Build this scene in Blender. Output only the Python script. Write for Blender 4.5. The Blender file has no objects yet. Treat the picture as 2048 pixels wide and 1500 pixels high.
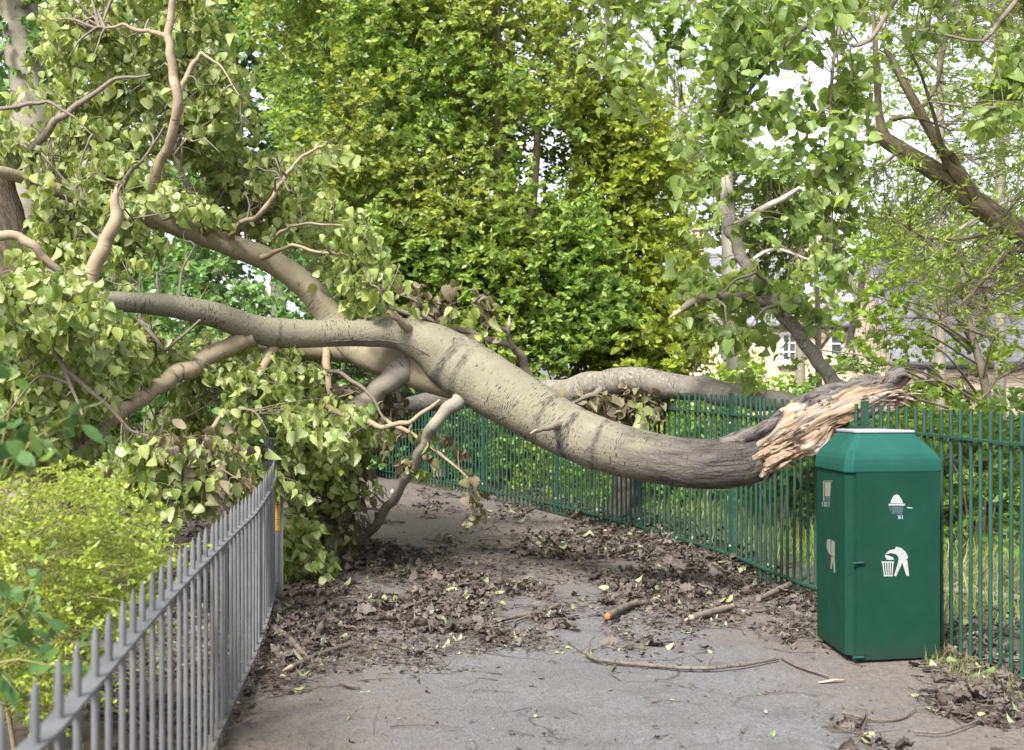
import bpy, math, random
import numpy as np
from mathutils import Vector, kdtree

random.seed(7)
RNG = np.random.default_rng(11)
R = math.radians
sc = bpy.context.scene
COL = sc.collection

# ------------------------------------------------------------------ camera, sky, sun, exposure
F = 2600.0            # focal length in photo pixels (photo is 2048 wide)
EYE = 1.5
HOR = 800.0
cam_d = bpy.data.cameras.new('camera')
cam = bpy.data.objects.new('camera', cam_d)
COL.objects.link(cam)
cam.location = (0, 0, EYE)
cam.rotation_euler = (R(90), 0, 0)
cam_d.sensor_width = 36
cam_d.lens = 36 * F / 2048
cam_d.shift_y = (HOR - 750) / 2048
cam_d.clip_end = 1000
cam_d.dof.use_dof = True
cam_d.dof.focus_distance = 9.6
cam_d.dof.aperture_fstop = 4.0
sc.camera = cam

SUN_EL, SUN_AZ = 47, -152       # azimuth from +Y, clockwise (negative = left)
w = bpy.data.worlds.new('World')
sc.world = w
w.use_nodes = True
wn = w.node_tree
bg = wn.nodes['Background']
sky = wn.nodes.new('ShaderNodeTexSky')
sky.sky_type = 'NISHITA'
sky.sun_disc = False
sky.sun_elevation = R(SUN_EL)
sky.sun_rotation = R(SUN_AZ)
sky.air_density = 1.0
sky.dust_density = 3.0
hs = wn.nodes.new('ShaderNodeHueSaturation')
hs.inputs['Saturation'].default_value = 0.28
wn.links.new(sky.outputs[0], hs.inputs['Color'])
wn.links.new(hs.outputs[0], bg.inputs[0])
bg.inputs[1].default_value = 0.15
sd = bpy.data.lights.new('sun', 'SUN')
so = bpy.data.objects.new('sun', sd)
COL.objects.link(so)
sd.energy = 3.5
sd.angle = R(12)
sd.color = (1.0, 0.965, 0.90)
az, el = R(SUN_AZ), R(SUN_EL)
sdir = Vector((math.sin(az) * math.cos(el), math.cos(az) * math.cos(el), math.sin(el)))
so.rotation_euler = sdir.to_track_quat('Z', 'Y').to_euler()
sc.view_settings.view_transform = 'Standard'
sc.view_settings.look = 'None'
sc.view_settings.exposure = 1.33
sc.view_settings.gamma = 1
sc.render.engine = 'CYCLES'
sc.cycles.use_denoising = True
sc.cycles.max_bounces = 10
sc.cycles.diffuse_bounces = 6
sc.cycles.transparent_max_bounces = 8

# ------------------------------------------------------------------ geometry of the place
def hgt(y):
    y = np.asarray(y, float)
    return 0.03 * np.clip(y - 7, 0, 18) + 0.008 * np.clip(y - 25, 0, 200)

def P(u, v, Y):
    return np.array([(u - 1024) * Y / F, Y, EYE - (v - HOR) * Y / F])

def G(u, v, lift=0.0):
    """point on the ground seen at photo pixel (u, v)"""
    k = (v - HOR) / F
    Y = (EYE - lift) / k
    if Y > 7:
        Y = (EYE - lift + 0.21) / (k + 0.03)
    return np.array([(u - 1024) * Y / F, Y, float(hgt(Y)) + lift])

def interp_curve(pts):
    p = np.array(pts, float)
    o = np.argsort(p[:, 1])
    p = p[o]
    return lambda y: np.interp(y, p[:, 1], p[:, 0])

RAIL = [(-.84, 1.6), (-.86, 2.3), (-.93, 2.88), (-1.10, 4.18), (-1.31, 6.06), (-1.50, 7.8), (-1.74, 9.5), (-2.16, 11.7), (-2.42, 12.7)]
FENCE = [(2.92, 5.4), (2.72, 6.8), (2.58, 7.65), (2.36, 8.7), (2.06, 9.75), (1.84, 10.9), (1.35, 12.5), (.49, 14.7), (-.36, 16.4), (-1.40, 18.4), (-2.6, 20.3), (-4.0, 22.0)]

def catmull(pts, step):
    p = np.array(pts, float)
    n = len(p)
    if n == 2:
        m = max(2, int(np.linalg.norm((p[1] - p[0])[:3]) / step) + 1)
        t = np.linspace(0, 1, m)[:, None]
        return p[0] * (1 - t) + p[1] * t
    e = np.vstack([2 * p[0] - p[1], p, 2 * p[-1] - p[-2]])
    out = []
    for i in range(n - 1):
        a, b, c, d = e[i], e[i + 1], e[i + 2], e[i + 3]
        m = max(2, int(np.linalg.norm((c - b)[:3]) / step) + 1)
        t = np.linspace(0, 1, m, endpoint=False)[:, None]
        out.append(.5 * ((2 * b) + (-a + c) * t + (2 * a - 5 * b + 4 * c - d) * t ** 2 + (-a + 3 * b - 3 * c + d) * t ** 3))
    out.append(p[-1:])
    return np.vstack(out)

def _hash(ix, iy, iz):
    h = (ix * 374761393 + iy * 668265263 + iz * 1274126177) & 0xffffffff
    h = ((h ^ (h >> 13)) * 1103515245) & 0xffffffff
    return ((h ^ (h >> 16)) & 0xffff) / 65535.0

def vnoise(p):
    p = np.asarray(p, float)
    i = np.floor(p).astype(np.int64)
    f = p - i
    f = f * f * (3 - 2 * f)
    r = 0
    for dx in (0, 1):
        for dy in (0, 1):
            for dz in (0, 1):
                wgt = (f[..., 0] if dx else 1 - f[..., 0]) * (f[..., 1] if dy else 1 - f[..., 1]) * (f[..., 2] if dz else 1 - f[..., 2])
                r = r + wgt * _hash(i[..., 0] + dx, i[..., 1] + dy, i[..., 2] + dz)
    return r

def fbm(p, o=3):
    r, a, s = 0, .5, 0
    for k in range(o):
        r = r + a * vnoise(np.asarray(p) * 2 ** k + 17.3 * k)
        s += a
        a *= .5
    return r / s

def unit(a):
    return a / np.maximum(np.linalg.norm(a, axis=-1, keepdims=True), 1e-9)

class MB:
    """collects vertices / faces / tube coordinates for ONE mesh object"""
    def __init__(self):
        self.v, self.tc, self.f, self.mi, self.n = [], [], [], [], 0

    def add(self, verts, faces, tc=None, mi=0):
        verts = np.asarray(verts, float).reshape(-1, 3)
        faces = np.asarray(faces, np.int64)
        self.v.append(verts)
        self.tc.append(verts if tc is None else np.asarray(tc, float).reshape(-1, 3))
        self.f.append(faces + self.n)
        self.mi.append(np.full(len(faces), mi) if np.isscalar(mi) else np.asarray(mi))
        self.n += len(verts)

    def box(self, c, s, rz=0, mi=0, taper=1.0):
        sx, sy, sz = [k / 2 for k in s]
        v = np.array([(-sx, -sy, -sz), (sx, -sy, -sz), (sx, sy, -sz), (-sx, sy, -sz), (-sx * taper, -sy * taper, sz), (sx * taper, -sy * taper, sz), (sx * taper, sy * taper, sz), (-sx * taper, sy * taper, sz)])
        ca, sa = math.cos(rz), math.sin(rz)
        v = np.stack([v[:, 0] * ca - v[:, 1] * sa, v[:, 0] * sa + v[:, 1] * ca, v[:, 2]], 1) + np.array(c)
        self.add(v, [(0, 3, 2, 1), (4, 5, 6, 7), (0, 1, 5, 4), (1, 2, 6, 5), (2, 3, 7, 6), (3, 0, 4, 7)], mi=mi)

    def tube(self, pts, rad, sides=10, step=.08, amp=0.0, freq=6.0, cap=True, flare=0.0, mi=0, smooth_end=False, square=False):
        """pts (n,3), rad (n) -> tapered tube; returns resampled centreline"""
        p4 = np.column_stack([np.array(pts, float), np.array(rad, float)])
        q = catmull(p4, step)
        c, r = q[:, :3], np.maximum(q[:, 3], .0006)
        n = len(c)
        T = unit(np.gradient(c, axis=0))
        L = np.concatenate([[0], np.cumsum(np.linalg.norm(np.diff(c, axis=0), axis=1))])
        if flare:
            r = r * (1 + flare * np.exp(-L / max(r[0] * 1.2, .02)))
        ref = np.array([0, 0, 1.]) if abs(T[0][2]) < .9 else np.array([0, -1., 0])
        N = np.zeros((n, 3))
        k = ref - T[0] * (ref @ T[0])
        N[0] = k / np.linalg.norm(k)
        for i in range(1, n):
            k = N[i - 1] - T[i] * (N[i - 1] @ T[i])
            N[i] = k / np.linalg.norm(k)
        B = np.cross(T, N)
        a = np.arange(sides) / sides * 2 * math.pi + (math.pi / 4 if square else 0)
        ca, sa = np.cos(a), np.sin(a)
        rr = np.repeat(r[:, None], sides, 1)
        off = random.random() * 50
        tc = np.stack([rr * ca, rr * sa, np.repeat(L[:, None], sides, 1)], 2)
        if amp:
            rr = rr * (1 + amp * 2 * (fbm(tc * freq + off) - .5))
        v = c[:, None, :] + rr[..., None] * (ca[None, :, None] * N[:, None, :] + sa[None, :, None] * B[:, None, :])
        i = np.arange(n - 1)[:, None] * sides
        j = np.arange(sides)[None, :]
        j2 = (j + 1) % sides
        f = np.stack([i + j, i + j2, i + sides + j2, i + sides + j], 2).reshape(-1, 4)
        base = self.n
        self.add(v.reshape(-1, 3), f, tc.reshape(-1, 3), mi)
        if cap:
            for ring, rev in ((0, True), (n - 1, False)):
                cv = c[ring] + T[ring] * (0 if ring == 0 else r[-1] * .3)
                vs = np.vstack([v[ring], cv[None]])
                idx = np.arange(sides)
                nx = (idx + 1) % sides
                ff = np.stack([nx, idx, np.full(sides, sides)], 1) if rev else np.stack([idx, nx, np.full(sides, sides)], 1)
                t2 = np.vstack([tc[ring], [[0, 0, L[ring]]]])
                self.add(vs, ff, t2, mi)
        return c, r

    def build(self, name, mats, parent=None, smooth=True):
        me = bpy.data.meshes.new(name)
        V = np.vstack(self.v)
        TC = np.vstack(self.tc)
        loops = np.concatenate([f.ravel() for f in self.f])
        tot = np.concatenate([np.full(len(f), f.shape[1]) for f in self.f])
        start = np.concatenate([[0], np.cumsum(tot)[:-1]])
        me.vertices.add(len(V))
        me.vertices.foreach_set('co', V.astype(np.float32).ravel())
        me.loops.add(len(loops))
        me.loops.foreach_set('vertex_index', loops.astype(np.int32))
        me.polygons.add(len(tot))
        me.polygons.foreach_set('loop_start', start.astype(np.int32))
        me.polygons.foreach_set('loop_total', tot.astype(np.int32))
        if not isinstance(mats, (list, tuple)):
            mats = [mats]
        for m in mats:
            me.materials.append(m)
        if len(mats) > 1:
            me.polygons.foreach_set('material_index', np.concatenate(self.mi).astype(np.int32))
        at = me.attributes.new('tc', 'FLOAT_VECTOR', 'POINT')
        at.data.foreach_set('vector', TC.astype(np.float32).ravel())
        me.update(calc_edges=True)
        me.validate()
        me.polygons.foreach_set('use_smooth', np.full(len(me.polygons), bool(smooth)))
        o = bpy.data.objects.new(name, me)
        COL.objects.link(o)
        if parent is not None:
            o.parent = parent
            o.matrix_parent_inverse = parent.matrix_world.inverted()
        return o

def tag(o, label=None, cat=None, group=None, kind=None):
    if label: o['label'] = label
    if cat: o['category'] = cat
    if group: o['group'] = group
    if kind: o['kind'] = kind
    return o

def empty(name, loc, label, cat, group=None):
    o = bpy.data.objects.new(name, None)
    COL.objects.link(o)
    o.location = loc
    o.empty_display_size = .1
    o.matrix_world.translation = Vector(loc)
    return tag(o, label, cat, group)

# ------------------------------------------------------------------ materials
def new_mat(name):
    m = bpy.data.materials.new(name)
    m.use_nodes = True
    nt = m.node_tree
    b = nt.nodes['Principled BSDF']
    return m, nt, b

def nd(nt, typ, **kw):
    n = nt.nodes.new('ShaderNode' + typ)
    for k, v in kw.items():
        if k.startswith('i_'):
            key = k[2:]
            key = int(key) if key.isdigit() else key.replace('_', ' ')
            n.inputs[key].default_value = v
        else:
            setattr(n, k, v)
    return n

def ramp(nt, fac, stops, interp='LINEAR'):
    r = nt.nodes.new('ShaderNodeValToRGB')
    r.color_ramp.interpolation = interp
    e = r.color_ramp.elements
    while len(e) < len(stops):
        e.new(.5)
    for k, (p, c) in enumerate(stops):
        e[k].position = p
        e[k].color = (*c, 1) if len(c) == 3 else (c[0], c[0], c[0], 1)
    if fac is not None:
        nt.links.new(fac, r.inputs[0])
    return r.outputs[0]

def vec(nt, attr='tc', scale=(1, 1, 1), loc=(0, 0, 0)):
    if attr == 'obj':
        a = nd(nt, 'TexCoord').outputs['Object']
    elif attr == 'pos':
        a = nd(nt, 'NewGeometry').outputs['Position']
    else:
        a = nd(nt, 'Attribute', attribute_name=attr).outputs['Vector']
    m = nd(nt, 'Mapping')
    m.inputs['Scale'].default_value = scale
    m.inputs['Location'].default_value = loc
    nt.links.new(a, m.inputs['Vector'])
    return m.outputs[0]

def noise(nt, v, scale=1, detail=4, rough=.55, dist=0):
    n = nd(nt, 'TexNoise', i_Scale=scale, i_Detail=detail, i_Roughness=rough, i_Distortion=dist)
    nt.links.new(v, n.inputs['Vector'])
    return n.outputs['Fac']

def mixc(nt, fac, a, b, mode='MIX'):
    m = nd(nt, 'Mix', data_type='RGBA', blend_type=mode)
    for s, val in ((0, fac), (6, a), (7, b)):
        if hasattr(val, 'links') or hasattr(val, 'is_linked'):
            nt.links.new(val, m.inputs[s])
        elif s == 0:
            m.inputs[0].default_value = val
        else:
            m.inputs[s].default_value = (*val, 1)
    return m.outputs[2]

def math_(nt, op, a, b=None, c=None):
    m = nd(nt, 'Math', operation=op)
    for s, val in enumerate((a, b, c)):
        if val is None: continue
        if hasattr(val, 'is_linked'):
            nt.links.new(val, m.inputs[s])
        else:
            m.inputs[s].default_value = val
    return m.outputs[0]

def bump(nt, b, h, strength=.5, dist=.02):
    bp = nd(nt, 'Bump', i_Strength=strength, i_Distance=dist)
    nt.links.new(h, bp.inputs['Height'])
    nt.links.new(bp.outputs[0], b.inputs['Normal'])

def leaf_mat(name, front, back, trans=.35, rough=.45, tcol=None, spec=.4, patch=None, veins=.6):
    m, nt, b = new_mat(name)
    g = nd(nt, 'NewGeometry')
    rnd = g.outputs['Random Per Island']
    n = len(front)
    fc = ramp(nt, rnd, [(i / max(1, n - 1), c) for i, c in enumerate(front)])
    if patch:
        pn = noise(nt, vec(nt, 'pos'), patch[1], 2)
        k = ramp(nt, pn, [(.42, (0,)), (.6, (1,))])
        fc = mixc(nt, k, fc, mixc(nt, 1.0, fc, patch[0], 'MULTIPLY'))
    sx_ = nd(nt, 'SeparateXYZ')
    nt.links.new(vec(nt), sx_.inputs[0])
    ax_ = math_(nt, 'ABSOLUTE', sx_.outputs[0])
    sv = math_(nt, 'ABSOLUTE', math_(nt, 'SUBTRACT', math_(nt, 'FRACT', math_(nt, 'MULTIPLY', math_(nt, 'SUBTRACT', sx_.outputs[1], math_(nt, 'MULTIPLY', ax_, .75)), 6.0)), .5))
    vk = math_(nt, 'MAXIMUM', ramp(nt, ax_, [(.015, (.9,)), (.05, (0,))]), ramp(nt, sv, [(.03, (.45,)), (.10, (0,))]))
    fc = mixc(nt, math_(nt, 'MULTIPLY', vk, veins), fc, mixc(nt, .5, fc, back))
    mott = ramp(nt, noise(nt, vec(nt, 'pos'), 70, 3), [(.3, (.82, .82, .82)), (.7, (1.1, 1.1, 1.1))])
    fc = mixc(nt, 1.0, fc, mott, 'MULTIPLY')
    bc = mixc(nt, .55, fc, back)
    colr = mixc(nt, g.outputs['Backfacing'], fc, bc)
    nt.links.new(colr, b.inputs['Base Color'])
    b.inputs['Roughness'].default_value = rough
    b.inputs['Specular IOR Level'].default_value = spec
    t = nd(nt, 'BsdfTranslucent')
    tc_ = mixc(nt, 1.0, fc, tcol or (1.25, 1.2, .55), 'MULTIPLY')
    nt.links.new(tc_, t.inputs['Color'])
    mx = nd(nt, 'MixShader')
    mx.inputs[0].default_value = trans
    nt.links.new(b.outputs[0], mx.inputs[1])
    nt.links.new(t.outputs[0], mx.inputs[2])
    out = nt.nodes['Material Output']
    nt.links.new(mx.outputs[0], out.inputs['Surface'])
    return m

def bark_mat(name, c1, c2, dark, streak=(14, 14, 70), thr=.66, furrow=None, lichen=None, bands=None, bstr=.4, zdark=None):
    """smooth bark with dark marks round the stem; furrow = (colour, amount) rough bark"""
    m, nt, b = new_mat(name)
    base = ramp(nt, noise(nt, vec(nt), 5, 5), [(.3, c1), (.7, c2)])
    st = noise(nt, vec(nt, scale=streak), 1, 3, .6)
    dens = noise(nt, vec(nt), 3.5, 2)
    stm = math_(nt, 'ADD', st, math_(nt, 'MULTIPLY', math_(nt, 'SUBTRACT', dens, .5), .35))
    k = ramp(nt, stm, [(thr, (0,)), (thr + .05, (1,))])
    col = mixc(nt, math_(nt, 'MULTIPLY', k, .85), base, dark)
    h = math_(nt, 'ADD', noise(nt, vec(nt), 60, 4), math_(nt, 'MULTIPLY', k, -.8))
    if bands:
        sep = nd(nt, 'SeparateXYZ')
        nt.links.new(vec(nt), sep.inputs[0])
        wob = math_(nt, 'MULTIPLY', math_(nt, 'SUBTRACT', noise(nt, vec(nt), 6, 3), .5), .10)
        z = math_(nt, 'DIVIDE', math_(nt, 'ADD', sep.outputs[2], wob), bands[0])
        bk = ramp(nt, z, bands[1])
        crk = noise(nt, vec(nt, scale=(30, 30, 90)), 1, 4, .7)
        bk = math_(nt, 'MULTIPLY', bk, ramp(nt, crk, [(.40, (0,)), (.54, (1,))]))
        sidek = ramp(nt, noise(nt, vec(nt, scale=(5, 5, 3)), 1, 2), [(.36, (.05,)), (.52, (1,))])
        bk = math_(nt, 'MULTIPLY', bk, sidek)
        col = mixc(nt, bk, col, (.055, .05, .047))
        h = math_(nt, 'ADD', h, math_(nt, 'MULTIPLY', math_(nt, 'MULTIPLY', bk, crk), 1.2))
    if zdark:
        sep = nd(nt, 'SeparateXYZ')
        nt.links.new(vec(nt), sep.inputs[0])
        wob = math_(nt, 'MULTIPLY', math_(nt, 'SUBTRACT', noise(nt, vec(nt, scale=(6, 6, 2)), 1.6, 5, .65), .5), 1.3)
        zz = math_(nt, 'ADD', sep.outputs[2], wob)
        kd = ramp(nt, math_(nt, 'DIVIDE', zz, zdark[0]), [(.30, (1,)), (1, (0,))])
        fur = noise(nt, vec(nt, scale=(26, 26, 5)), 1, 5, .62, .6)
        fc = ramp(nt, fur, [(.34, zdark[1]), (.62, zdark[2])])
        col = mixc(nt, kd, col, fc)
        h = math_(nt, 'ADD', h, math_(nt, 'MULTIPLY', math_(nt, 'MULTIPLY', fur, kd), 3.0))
    if furrow:
        fur = noise(nt, vec(nt, scale=furrow[2]), 1, 5, .62, .8)
        fc = ramp(nt, fur, [(.36, furrow[0]), (.60, furrow[1])])
        col = mixc(nt, .85, col, fc)
        h = math_(nt, 'ADD', h, math_(nt, 'MULTIPLY', fur, 3.0))
    if lichen:
        for (cl, s, t0, am) in lichen:
            ln = noise(nt, vec(nt, loc=(s, s, 0)), s, 5, .65)
            col = mixc(nt, math_(nt, 'MULTIPLY', ramp(nt, ln, [(t0, (0,)), (t0 + .06, (1,))]), am), col, cl)
    nt.links.new(col, b.inputs['Base Color'])
    b.inputs['Roughness'].default_value = .8
    b.inputs['Specular IOR Level'].default_value = .25
    bump(nt, b, h, bstr, .008)
    return m

def flat_mat(name, c, rough=.6, metal=0, var=.15, scale=8, spec=.4, c2=None, bs=0, coord='obj'):
    m, nt, b = new_mat(name)
    c2 = c2 or tuple(k * (1 - var) for k in c)
    n = noise(nt, vec(nt, coord), scale, 5, .6)
    nt.links.new(ramp(nt, n, [(.35, c), (.65, c2)]), b.inputs['Base Color'])
    b.inputs['Roughness'].default_value = rough
    b.inputs['Metallic'].default_value = metal
    b.inputs['Specular IOR Level'].default_value = spec
    if bs:
        bump(nt, b, noise(nt, vec(nt, coord), scale * 8, 4), bs, .003)
    return m

M = {}
M['poplar_leaf'] = leaf_mat('poplar leaf', [(.105, .18, .036), (.21, .29, .07), (.31, .375, .105), (.38, .425, .145)], (.47, .51, .26), .40, .42, spec=.5)
M['fresh_leaf'] = leaf_mat('fresh poplar leaf', [(0.1256, 0.1944, 0.0568), (0.2073, 0.3019, 0.0869), (0.2972, 0.4004, 0.1209), (0.3649, 0.4509, 0.1499)], (0.4039, 0.4727, 0.2319), .6, .42)
M['wilted_leaf'] = leaf_mat('wilted leaf', [(0.0720, 0.0936, 0.0288), (0.1440, 0.1440, 0.0612), (0.2160, 0.1800, 0.1080), (0.1008, 0.0792, 0.0540), (0.2592, 0.2160, 0.1368)], (0.2304, 0.2016, 0.1296), .22, .7)
M['holly_leaf'] = leaf_mat('glossy evergreen leaf', [(0.0978, 0.1782, 0.0403), (0.1725, 0.2530, 0.0517), (0.2760, 0.3565, 0.0690), (0.3795, 0.4255, 0.0862), (0.5060, 0.4830, 0.1150)], (0.3450, 0.4025, 0.1495), .5, .42, patch=((0.7590, 0.9775, 0.9200), .5))
M['sunny_leaf'] = leaf_mat('yellow green leaf', [(0.1456, 0.2352, 0.0280), (0.2240, 0.3136, 0.0336), (0.3024, 0.3696, 0.0392), (0.4032, 0.4144, 0.0560)], (0.3360, 0.3696, 0.1120), .45, .38)
M['dark_leaf'] = leaf_mat('dark evergreen leaf', [(0.0544, 0.1445, 0.0340), (0.0935, 0.2040, 0.0442), (0.1445, 0.2720, 0.0595)], (0.2380, 0.3400, 0.1530), .3, .3)
M['far_leaf'] = leaf_mat('pale distant leaf', [(0.1250, 0.2250, 0.0438), (0.2000, 0.3000, 0.0625), (0.2750, 0.3750, 0.0875)], (0.3125, 0.3750, 0.1500), .45, .5)
M['willow_leaf'] = leaf_mat('young willow leaf', [(0.1430, 0.2530, 0.0275), (0.2200, 0.3410, 0.0385), (0.2970, 0.4070, 0.0550)], (0.3300, 0.4070, 0.1100), .5, .45)
M['gold_leaf'] = leaf_mat('golden shrub leaf', [(0.1591, 0.2344, 0.0337), (0.2549, 0.3332, 0.0472), (0.3494, 0.4130, 0.0610)], (0.2923, 0.3541, 0.0813), .4, .45)
M['laurel_leaf'] = leaf_mat('laurel leaf', [(.03, .09, .03), (.06, .13, .035), (.12, .2, .035)], (.14, .2, .08), .25, .55, spec=.2, veins=.3)
M['shrub_leaf'] = leaf_mat('shrub leaf', [(0.0720, 0.1680, 0.0300), (0.1320, 0.2400, 0.0384), (0.2160, 0.3240, 0.0480)], (0.2400, 0.3120, 0.1200), .42, .4)
M['litter_leaf'] = leaf_mat('dead leaf', [(0.0222, 0.0185, 0.0163), (0.0555, 0.0414, 0.0311), (0.0925, 0.0740, 0.0592), (0.0444, 0.0348, 0.0281), (0.1184, 0.0947, 0.0740), (0.0311, 0.0274, 0.0244), (0.0777, 0.0681, 0.0607), (0.1480, 0.1110, 0.0740)], (0.1406, 0.1258, 0.1110), .06, .8, (1, .85, .6))
M['litter_green'] = leaf_mat('fallen green leaf', [(.12, .18, .06), (.22, .27, .11), (.32, .34, .16)], (.36, .40, .25), .2, .6)
M['grass'] = leaf_mat('grass blade', [(0.1310, 0.1922, 0.0468), (0.2191, 0.2727, 0.0738), (0.3042, 0.3195, 0.1130)], (0.2705, 0.3011, 0.1175), .4, .5)

M['bark_brown'] = bark_mat('furrowed brown bark', (0.0550, 0.0440, 0.0303), (0.0880, 0.0688, 0.0468), (0.0220, 0.0165, 0.0121), thr=.7, furrow=((0.0248, 0.0182, 0.0132), (0.0935, 0.0715, 0.0495), (28, 28, 7)), bstr=.7)
M['bark_grey'] = bark_mat('grey trunk bark', (.17, .155, .12), (.25, .23, .18), (.06, .055, .045), lichen=[((.2, .22, .1), 6, .56, .5)])
M['bark_birch'] = bark_mat('pale upright bark', (.36, .34, .28), (.46, .44, .37), (.12, .11, .09), streak=(6, 6, 40))
M['bark_stem'] = bark_mat('olive stem bark', (.20, .17, .10), (.28, .24, .15), (.07, .06, .04))
M['bark_willow'] = bark_mat('ridged willow bark', (0.1428, 0.1156, 0.0714), (0.1972, 0.1632, 0.1020), (0.0476, 0.0374, 0.0238), thr=.72, furrow=((0.0612, 0.0490, 0.0299), (0.2108, 0.1768, 0.1122), (22, 22, 5)), lichen=[((0.1768, 0.1904, 0.0612), 7, .58, .5)], bstr=.7)
M['bark_limb'] = bark_mat('tan limb bark', (0.2160, 0.1692, 0.1116), (0.2880, 0.2376, 0.1620), (0.0720, 0.0576, 0.0432), streak=(7, 7, 55), thr=.63)
M['bark_branch'] = bark_mat('grey brown branch bark', (0.1302, 0.1085, 0.0837), (0.1922, 0.1643, 0.1302), (0.0434, 0.0372, 0.0310), streak=(10, 10, 60), thr=.63)
M['bark_lichen'] = bark_mat('lichened limb bark', (.125, .113, .092), (.18, .166, .135), (.05, .045, .04), streak=(12, 12, 60), thr=.60,
                            lichen=[((.25, .245, .20), 30, .55, .75), ((.30, .20, .03), 5, .66, .8)])
M['bark_stick'] = bark_mat('stick bark', (.085, .07, .055), (.15, .128, .105), (.035, .03, .026), streak=(20, 20, 60), thr=.58, furrow=None, lichen=[((.17, .155, .125), 16, .56, .6)], bstr=.8)
M['bark_prop'] = bark_mat('grey green branch bark', (.175, .158, .125), (.235, .215, .175), (.05, .045, .038), streak=(10, 10, 60), thr=.63, lichen=[((.17, .17, .09), 6, .58, .4)])
M['bark_torn'] = bark_mat('torn bark', (.075, .066, .058), (.12, .106, .094), (.03, .027, .025), furrow=((.026, .023, .021), (.145, .128, .112), (30, 30, 8)), bstr=.9)
M['twig'] = flat_mat('twig', (.17, .13, .095), .8, var=.45, scale=12, coord='pos')
M['twig_dead'] = flat_mat('dead twig', (.10, .078, .06), .85, var=.5, scale=12, coord='pos')
M['twig_green'] = flat_mat('olive twig', (.24, .23, .07), .7, var=.4, scale=12, coord='pos')
M['stump_dark'] = bark_mat('dark stump bark', (.05, .043, .037), (.085, .073, .062), (.02, .018, .016), furrow=((.02, .017, .015), (.10, .085, .072), (24, 24, 6)), bstr=.8)

# fence and railing paint
def paint(name, c, c2, rust=None, rough=.45, rs=14, rt=.68, base=None, spec=.4):
    m, nt, b = new_mat(name)
    col = ramp(nt, noise(nt, vec(nt, 'pos'), 5, 5, .65), [(.35, c), (.65, c2)])
    if rust:
        k = ramp(nt, noise(nt, vec(nt, 'pos', loc=(3, 7, 1)), rs, 6, .7), [(rt, (0,)), (rt + .07, (1,))])
        col = mixc(nt, k, col, rust)
    if base:     # mud splashed up from the ground
        sp_ = nd(nt, 'SeparateXYZ')
        nt.links.new(vec(nt, 'pos'), sp_.inputs[0])
        zz = math_(nt, 'ADD', sp_.outputs[2], math_(nt, 'MULTIPLY', math_(nt, 'SUBTRACT', noise(nt, vec(nt, 'pos'), 16, 5, .7), .5), .34))
        col = mixc(nt, ramp(nt, zz, [(.02, (.75,)), (.16, (0,))]), col, base)
    nt.links.new(col, b.inputs['Base Color'])
    b.inputs['Specular IOR Level'].default_value = spec
    b.inputs['Roughness'].default_value = rough
    nt.links.new(ramp(nt, noise(nt, vec(nt, 'pos'), 9, 4), [(.3, (rough - .1,)), (.7, (rough + .15,))]), b.inputs['Roughness'])
    bump(nt, b, noise(nt, vec(nt, 'pos'), 90, 3), .12, .002)
    return m
M['green_paint'] = paint('green fence paint', (0.0134, 0.0470, 0.0311), (0.0193, 0.0622, 0.0437), (0.0462, 0.0420, 0.0319), .5, spec=.25)
M['grey_paint'] = paint('grey railing paint', (0.0860, 0.0877, 0.0946), (0.1221, 0.1238, 0.1290), (0.0731, 0.0473, 0.0310), .55, 22, .66, base=(0.0645, 0.0499, 0.0387))
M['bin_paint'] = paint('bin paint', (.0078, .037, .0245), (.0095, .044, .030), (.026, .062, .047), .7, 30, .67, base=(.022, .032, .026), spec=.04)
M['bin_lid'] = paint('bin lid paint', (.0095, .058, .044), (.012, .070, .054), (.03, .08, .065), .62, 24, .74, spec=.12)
M['steel'] = flat_mat('pale steel', (.34, .35, .38), .4, .1, .1)
M['black_gap'] = flat_mat('dark gap', (.008, .010, .009), .8)
M['white_decal'] = flat_mat('white decal', (.30, .31, .32), .5, 0, .2, 60)
M['grey_decal'] = flat_mat('worn decal', (.05, .085, .09), .5, 0, .4, 60)
M['pale_decal'] = flat_mat('worn pale decal', (.17, .17, .145), .6, 0, .45, 70)
M['blue_decal'] = flat_mat('blue decal', (.35, .45, .62), .5, 0, .3, 60)
M['yellow'] = flat_mat('yellow sticker', (.42, .25, .02), .5, 0, .2, 30)
M['black'] = flat_mat('black ink', (.02, .02, .02), .6)

for key_, cw in (('white_decal', (.30, .31, .32)), ('pale_decal', (.17, .17, .145))):
    m, nt, b = new_mat('worn ' + key_)
    k = ramp(nt, math_(nt, 'ADD', math_(nt, 'MULTIPLY', noise(nt, vec(nt, 'pos'), 70, 5, .7), .6), math_(nt, 'MULTIPLY', noise(nt, vec(nt, 'pos'), 240, 3, .6), .4)), [(.36, (0,)), (.44, (1,))])
    nt.links.new(mixc(nt, k, (.012, .045, .032), cw), b.inputs['Base Color'])
    b.inputs['Roughness'].default_value = .6
    M[key_] = m

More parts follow.
